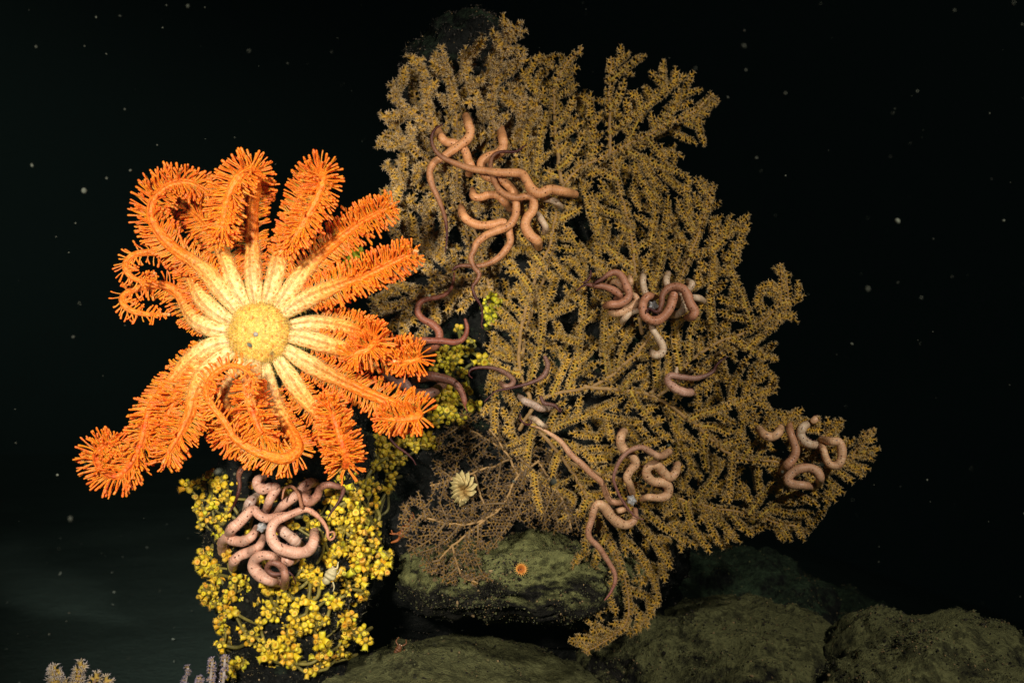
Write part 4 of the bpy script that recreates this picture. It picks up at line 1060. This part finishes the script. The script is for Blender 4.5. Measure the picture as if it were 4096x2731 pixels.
        for i in order[:300 // ARMN]:
            o = place('tube_foot', FOOT_MESH[var[i]], arm, LO[i], R[i] * np.array([.025 * thick[i], .025 * thick[i], SZ[i]]) , 1.0, False); mask[i] = False
        rest = MB()
        W3 = np.stack([.025 * thick, .025 * thick, SZ], 1)
        for kx in range(len(FEET)):
            mm = mask & (var == kx)
            scatter(rest, FEET[kx], LO[mm], R[mm], W3[mm], np.stack([RNG.uniform(.94, 1.05, mm.sum()), RNG.uniform(.82, 1.3, mm.sum()), RNG.uniform(.8, 2.2, mm.sum())], 1))
        # short spines down the flanks of the swollen base
        nb = 260; qb = RNG.uniform(.006, min(.135, L), nb); ib = np.clip((qb / L * (n - 1)).astype(int), 0, n - 1)
        an = np.where(RNG.random(nb) < .5, RNG.normal(.15, .3, nb), RNG.normal(math.pi - .15, .3, nb))
        wide = RNG.random(nb) < .3; an = np.where(wide, RNG.uniform(0, math.pi, nb), an)
        d = unit(side[ib] * np.cos(an)[:, None] + front[ib] * np.sin(an)[:, None] + T[ib] * .25 + RNG.normal(0, .15, (nb, 3)))
        ln = np.where(wide, RNG.uniform(.002, .004, nb), RNG.uniform(.004, .010, nb))
        scatter(rest, (SPIKE[0] * np.array([.55, .55, 1]), SPIKE[1], SPIKE[2] * np.array([.9, .5, .13])), W[ib] + d * r[ib][:, None] * .95, basis(d), np.stack([np.full(nb, .0022), np.full(nb, .0022), ln], 1))
        sublink('tube_foot_fringe', rest.mesh('tube_foot_fringe', M_FOOT), arm, 'stuff')
    # the disc
    import bmesh
    v, f = ico(5)
    v = v * np.array([.054, .024, .054])
    v = np.array([p * (1 + .05 * noise.noise(Vector(p) * 60)) for p in v]) + C + np.array([0, -.010, 0])
    col = np.tile(np.array([.80, .52, .10]), (len(v), 1))
    ang = np.linalg.norm((v - C)[:, [0, 2]], axis=1) / .054
    col = col * (1 - .0 * ang[:, None])
    mb = MB(); mb.add(v, f, col, np.stack([v[:, 0], v[:, 2] * 6], 1)); disc = link('disc', mb.mesh('disc', M_STAR), t)
    n = 5200; pick = RNG.integers(0, len(v), n); d0 = unit((v[pick] - C) / np.array([.054, .024, .054]) ** 2)
    ok = d0[:, 1] < .25; pick, d0 = pick[ok], d0[ok]; n = len(pick)
    d = unit(d0 + RNG.normal(0, .3, (n, 3))); rimk = np.clip(np.linalg.norm((v[pick] - C)[:, [0, 2]], axis=1) / .054, 0, 1)
    tuft = MB()
    tin = np.array([.86, .58, .12]) * RNG.uniform(.6, 1.15, (n, 1)); pale = RNG.random(n) < .35; tin[pale] = np.array([.86, .64, .26])
    scatter(tuft, SPIKE, v[pick] + RNG.normal(0, .0008, (n, 3)), basis(d), np.stack([np.full(n, .0013), np.full(n, .0013), .0035 + .0035 * rimk * RNG.uniform(.6, 1.2, n)], 1), tin)
    sublink('spine_nap', tuft.mesh('spine_nap', M_MISC, False), disc, 'stuff')
    # grey madreporite a little below the middle
    mv, mf = ico(3); mv = mv * np.array([.0042, .002, .0042]) * (1 + .08 * np.sin(mv[:, :1] * 9)) + D(598, 768, STAR_Y) + np.array([0, -.0365, 0])
    mb = MB(); mb.add(mv, mf, (.30, .27, .22)); sublink('madreporite', mb.mesh('madreporite', M_MISC), disc)
sea_star()

# ------------------------------------------------------------------ small animals
def petal_rosette():
    c = P(1853, 1948, .02); hub = c + np.array([0, .03, 0])
    t = thing('egg_rosette', 'cream rosette of overlapping petal-like lobes on dark rock above the sparse coral', 'egg cluster', hub)
    tips = [(1170, 505, 1225, 640, 8), (1222, 480, 1228, 640, 7), (1290, 500, 1235, 640, 6), (1340, 548, 1240, 645, 5), (1374, 620, 1245, 655, 4), (1362, 695, 1265, 690, 3), (1130, 548, 1225, 635, 7), (1110, 600, 1222, 638, 6), (1104, 655, 1225, 650, 5),
            (1122, 708, 1235, 672, 4), (1118, 755, 1248, 700, 3), (1152, 800, 1262, 730, 2), (1205, 838, 1262, 745, 1), (1262, 800, 1262, 735, 2), (1195, 560, 1230, 640, 9), (1262, 548, 1236, 640, 8)]
    for i, (tx, ty, hx, hy, lay) in enumerate(tips):
        y = .015 - lay * .003
        a, b = P(*ZC((hx, hy)), y + .012), P(*ZC((tx, ty)), y)
        n = 15; s = np.linspace(0, 1, n)
        W = a + (b - a) * s[:, None] + np.array([0, -.008, 0]) * np.sin(s * math.pi)[:, None]
        r = .0118 * np.sin(np.clip(s * .86 + .12, 0, 1) * math.pi) ** .55
        T = unit(b - a); view = np.array([0, -1.0, 0]); sd = unit(np.cross(T, view)); lean = math.radians(52)
        m1 = sd * math.cos(lean) + view * math.sin(lean); m2 = np.cross(T, m1)
        v, f, uv = tube(W, r, 14)
        an = np.linspace(0, 2 * math.pi, 14, endpoint=False)
        cen = np.vstack([W[0] - T * r[0] * .9, W[0] - T * r[0] * .55, W, W[-1] + T * r[-1] * .55, W[-1] + T * r[-1] * .9]); rr = np.concatenate([[r[0] * .42, r[0] * .82], r, [r[-1] * .82, r[-1] * .42]])
        v[:-2] = (cen[:, None] + rr[:, None, None] * (np.cos(an)[None, :, None] * m1 + np.sin(an)[None, :, None] * .2 * m2)).reshape(-1, 3)
        k = uv[:, 0:1] / uv[:, 0].max()
        mb = MB(); mb.add(v, f, np.array([.50, .31, .10]) * (1 - k) + np.array([.60, .49, .21]) * k, uv); link('lobe', mb.mesh('lobe', M_MISC), t)
    v, f = ico(3); mb = MB(); mb.add(v * np.array([.008, .012, .014]) + hub + np.array([.004, -.012, -.006]), f, (.5, .22, .06)); link('stalk', mb.mesh('stalk', M_MISC), t)
    W, _ = spline([hub, hub + np.array([0, .05, -.01]), hub + np.array([0, .12, -.02])], .01); v, f, uv = tube(W, np.full(len(W), .006), 8); mb = MB(); mb.add(v, f, (.4, .2, .08)); link('holdfast', mb.mesh('holdfast', M_MISC), t)
petal_rosette()

def cup_coral():
    u, v0 = 2083, 2276; y = on_rock(u, v0, ('ledge',), .0); c = P(u, v0, y - .004)
    t = thing('cup_coral', 'tiny round orange cup coral sitting alone on the silty rock ledge', 'cup coral', c)
    ax = unit(np.array([.1, -1, .25])); R = basis(ax[None], up=(0, 0, 1))[0]
    na = 24; prof = [(-.008, .007), (.004, .0095), (.008, .0108), (.0085, .0095), (.004, .006), (.002, .001)]
    V = [R @ np.array([math.cos(a) * q * (1 + .05 * math.cos(12 * a)), math.sin(a) * q * (1 + .05 * math.cos(12 * a)), z]) + c for z, q in prof for a in np.linspace(0, 2 * math.pi, na, endpoint=False)]
    F = []
    for i in range(len(prof) - 1):
        for j in range(na):
            j2 = (j + 1) % na; F += [[i * na + j, i * na + j2, (i + 1) * na + j2], [i * na + j, (i + 1) * na + j2, (i + 1) * na + j]]
    cols = np.repeat(np.array([(.4, .14, .02), (.6, .22, .03), (.75, .32, .05), (.7, .28, .04), (.45, .14, .02), (.25, .07, .01)]), na, 0)
    mb = MB(); mb.add(V, F, cols); link('cup', mb.mesh('cup', M_MISC), t)
    for j in range(20):
        a = 2 * math.pi * j / 20; d0 = np.array([math.cos(a), math.sin(a), .8]); p = np.array([math.cos(a) * .0098, math.sin(a) * .0098, .008])
        W = np.array([R @ (p + d0 * q) + c for q in np.linspace(0, .004, 4)])
        v, f, uv = tube(W, np.linspace(.0009, .0004, 4), 5); mb = MB(); mb.add(v, f, (.8, .42, .1)); link('tentacle', mb.mesh('tentacle', M_MISC), t)
cup_coral()

def squat_lobster(label, pts, body, y, col, scale=1.0):
    """pts: limbs as photograph-pixel polylines with half widths"""
    c = P(*body, y); t = thing('squat_lobster', label, 'squat lobster', c + np.array([0, .012, 0]))
    v, f = ico(4)
    x = v.copy(); taper = 1 - .28 * x[:, 2:3]
    v = x * np.concatenate([taper, np.ones_like(taper), np.ones_like(taper)], 1) * np.array([.0095, .007, .0125]) * scale
    v[:, 1] -= .0012 * np.sin(x[:, 2] * 9) * scale
    a = math.radians(28); Rm = np.array([[math.cos(a), 0, math.sin(a)], [0, 1, 0], [-math.sin(a), 0, math.cos(a)]])
    mb = MB(); mb.add(v @ Rm.T + c, f, col); link('carapace', mb.mesh('carapace', M_MISC), t)
    v2, f2 = ico(3)
    ab = v2 * np.array([.0075, .006, .008]) * scale + np.array([-.002, .003, -.014]) * scale
    mb = MB(); mb.add(ab @ Rm.T + c, f2, np.array(col) * .8); link('abdomen', mb.mesh('abdomen', M_MISC), t)
    for sg in (-1, 1):
        e = (v2 * .0016 + np.array([sg * .003, -.004, .0125])) * scale
        mb = MB(); mb.add(e @ Rm.T + c, f2, (.8, .6, .4)); link('eye', mb.mesh('eye', M_MISC), t)
    for nm, pl in pts:
        rows = [(*P(u, vv, y + (.006 if i else .002)), w * PX) for i, (u, vv, w) in enumerate(pl)]
        W, s = spline(rows, .002)
        r = W[:, 3] * (1 + .25 * np.abs(np.sin(s * 160)))
        vv, ff, uv = tube(W[:, :3], np.maximum(r, .0006), 7)
        mb = MB(); mb.add(vv, ff, np.array(col) * random.uniform(.9, 1.3), uv); link(nm, mb.mesh(nm, M_MISC), t)
def zz(nm, pl): return (nm, [(*ZC(q), q[2] / 2.613) for q in pl])
squat_lobster('rusty orange squat lobster clinging to dark rock beside the bright yellow zoanthids', [
    zz('claw', [(640, 1040, 18), (680, 1010, 20), (690, 960, 14), (705, 915, 7)]), zz('claw', [(650, 1040, 12), (700, 985, 9), (718, 950, 8), (712, 915, 5)]),
    zz('leg', [(650, 1050, 10), (700, 1048, 10), (738, 1055, 7)]), zz('leg', [(600, 1100, 14), (585, 1150, 16), (550, 1200, 14), (487, 1224, 8)]),
    zz('leg', [(590, 1110, 9), (575, 1135, 10), (500, 1128, 7), (487, 1100, 6)]), zz('leg', [(610, 1090, 8), (560, 1120, 7), (520, 1140, 5), (470, 1132, 4)]),
    zz('leg', [(660, 1070, 8), (700, 1075, 8), (730, 1062, 6)]), zz('leg', [(640, 1110, 8), (620, 1150, 7), (600, 1170, 5)])],
    ZC((635, 1080)), .0, (.34, .10, .02), 1.0)
ZD = Zr(1450, 1750, 1.598)
def zd(nm, pl): return (nm, [(*ZD(q), q[2] / 1.598) for q in pl])
squat_lobster('faint small squat lobster in the shade under the rock overhang', [
    zd('claw', [(232, 1330, 4), (215, 1300, 4), (232, 1275, 3)]), zd('claw', [(240, 1335, 4), (278, 1315, 4), (278, 1290, 3)]), zd('leg', [(235, 1350, 3), (255, 1365, 3), (275, 1350, 2)]), zd('leg', [(225, 1350, 3), (210, 1360, 2)])],
    ZD((232, 1345)), .1, (.16, .06, .02), .7)
squat_lobster('pale straw squat lobster perched among the bright yellow zoanthids', [(nm, [(*Z8(q), q[2] / 2.613) for q in pl]) for nm, pl in (
    ('claw', [(1390, 1265, 8), (1430, 1240, 8), (1445, 1170, 5)]), ('leg', [(1400, 1290, 7), (1440, 1290, 6), (1470, 1235, 4)]), ('leg', [(1350, 1280, 7), (1320, 1265, 5)]),
    ('leg', [(1390, 1380, 7), (1402, 1430, 6), (1390, 1470, 4)]), ('leg', [(1340, 1350, 6), (1305, 1385, 4)]))], Z8((1372, 1290)), -.15, (.6, .5, .26), 1.1)

# ------------------------------------------------------------------ drifting specks and shell flakes
def specks():
    global RNG
    RNG = np.random.default_rng(99)
    v, f = ico(1); mb = MB(); n = 900
    u = RNG.uniform(-100, 4200, n); w = RNG.uniform(-100, 2800, n); y = np.where(RNG.random(n) < .35, RNG.uniform(-1.25, -.4, n), RNG.uniform(-.3, 2.2, n))
    loc = np.array([P(a, b, c) for a, b, c in zip(u, w, y)]); ok = loc[:, 2] > .05
    loc = loc[ok]; n = len(loc)
    scatter(mb, (v, f, np.ones((len(v), 3))), loc, basis(RNG.normal(size=(n, 3))), (np.exp(RNG.normal(-7.75, .45, n)) * np.where(loc[:, 1] < -.35, np.exp(RNG.normal(.5, .6, n)), 1))[:, None] * RNG.uniform(.6, 1.4, (n, 3)), np.array([.11, .115, .085]) * RNG.uniform(.2, 1.3, (n, 1)))
    link('marine_snow', mb.mesh('marine_snow', M_FUZZ), None, 'stuff', 'pale specks of marine snow drifting in the black water', 'marine snow')
specks()

def shell_hash():
    n = 70; mb = MB()
    loc = np.stack([RNG.uniform(-2.2, -.3, n), RNG.uniform(.6, 3.5, n), np.full(n, .012)], 1)
    fv = np.array([[-1, 0, 0], [-.3, .7, .25], [.6, .5, .1], [1, -.2, .3], [.1, -.7, 0], [0, 0, .35]]); ff = np.array([[0, 5, 1], [1, 5, 2], [2, 5, 3], [3, 5, 4], [4, 5, 0]])
    loc[:, 2] += [fbm((x, y, 3.1), .7, 5) * .045 * min(1.5, 1 + abs(y) * .05) for x, y, _ in loc]
    scatter(mb, (fv, ff, np.ones((6, 3))), loc, basis(np.array([0, 0, 1.0]) + RNG.normal(0, .5, (n, 3))), np.exp(RNG.normal(-5.3, .4, n)), np.array([.45, .52, .42]) * RNG.uniform(.4, 1.3, (n, 1)))
    link('shell_hash', mb.mesh('shell_hash', M_FUZZ, False), None, 'stuff', 'pale shell flakes scattered on the dark silty sea floor', 'shell flakes')
shell_hash()

def haze():
    lo, hi = np.array([-14.0, -2.7, -6.0]), np.array([14.0, 39.0, 2.6])
    v = np.array([[x, y, z] for x in (lo[0], hi[0]) for y in (lo[1], hi[1]) for z in (lo[2], hi[2])])
    f = np.array([[0, 1, 3], [0, 3, 2], [4, 6, 7], [4, 7, 5], [0, 4, 5], [0, 5, 1], [2, 3, 7], [2, 7, 6], [0, 2, 6], [0, 6, 4], [1, 5, 7], [1, 7, 3]])
    m = bpy.data.materials.new('sea_water_haze'); m.use_nodes = True; nt = m.node_tree
    nt.nodes.remove(nt.nodes['Principled BSDF'])
    p = nt.nodes.new('ShaderNodeVolumePrincipled')
    p.inputs['Color'].default_value = (.42, .78, .68, 1)
    p.inputs['Density'].default_value = .0026
    nt.links.new(p.outputs[0], nt.nodes['Material Output'].inputs['Volume'])
    link('haze', raw_mesh('haze', v, f, np.ones((8, 3)), np.zeros((8, 2)), m, False), None, 'stuff', 'faint green haze of the sea water around the reef', 'haze')
haze()
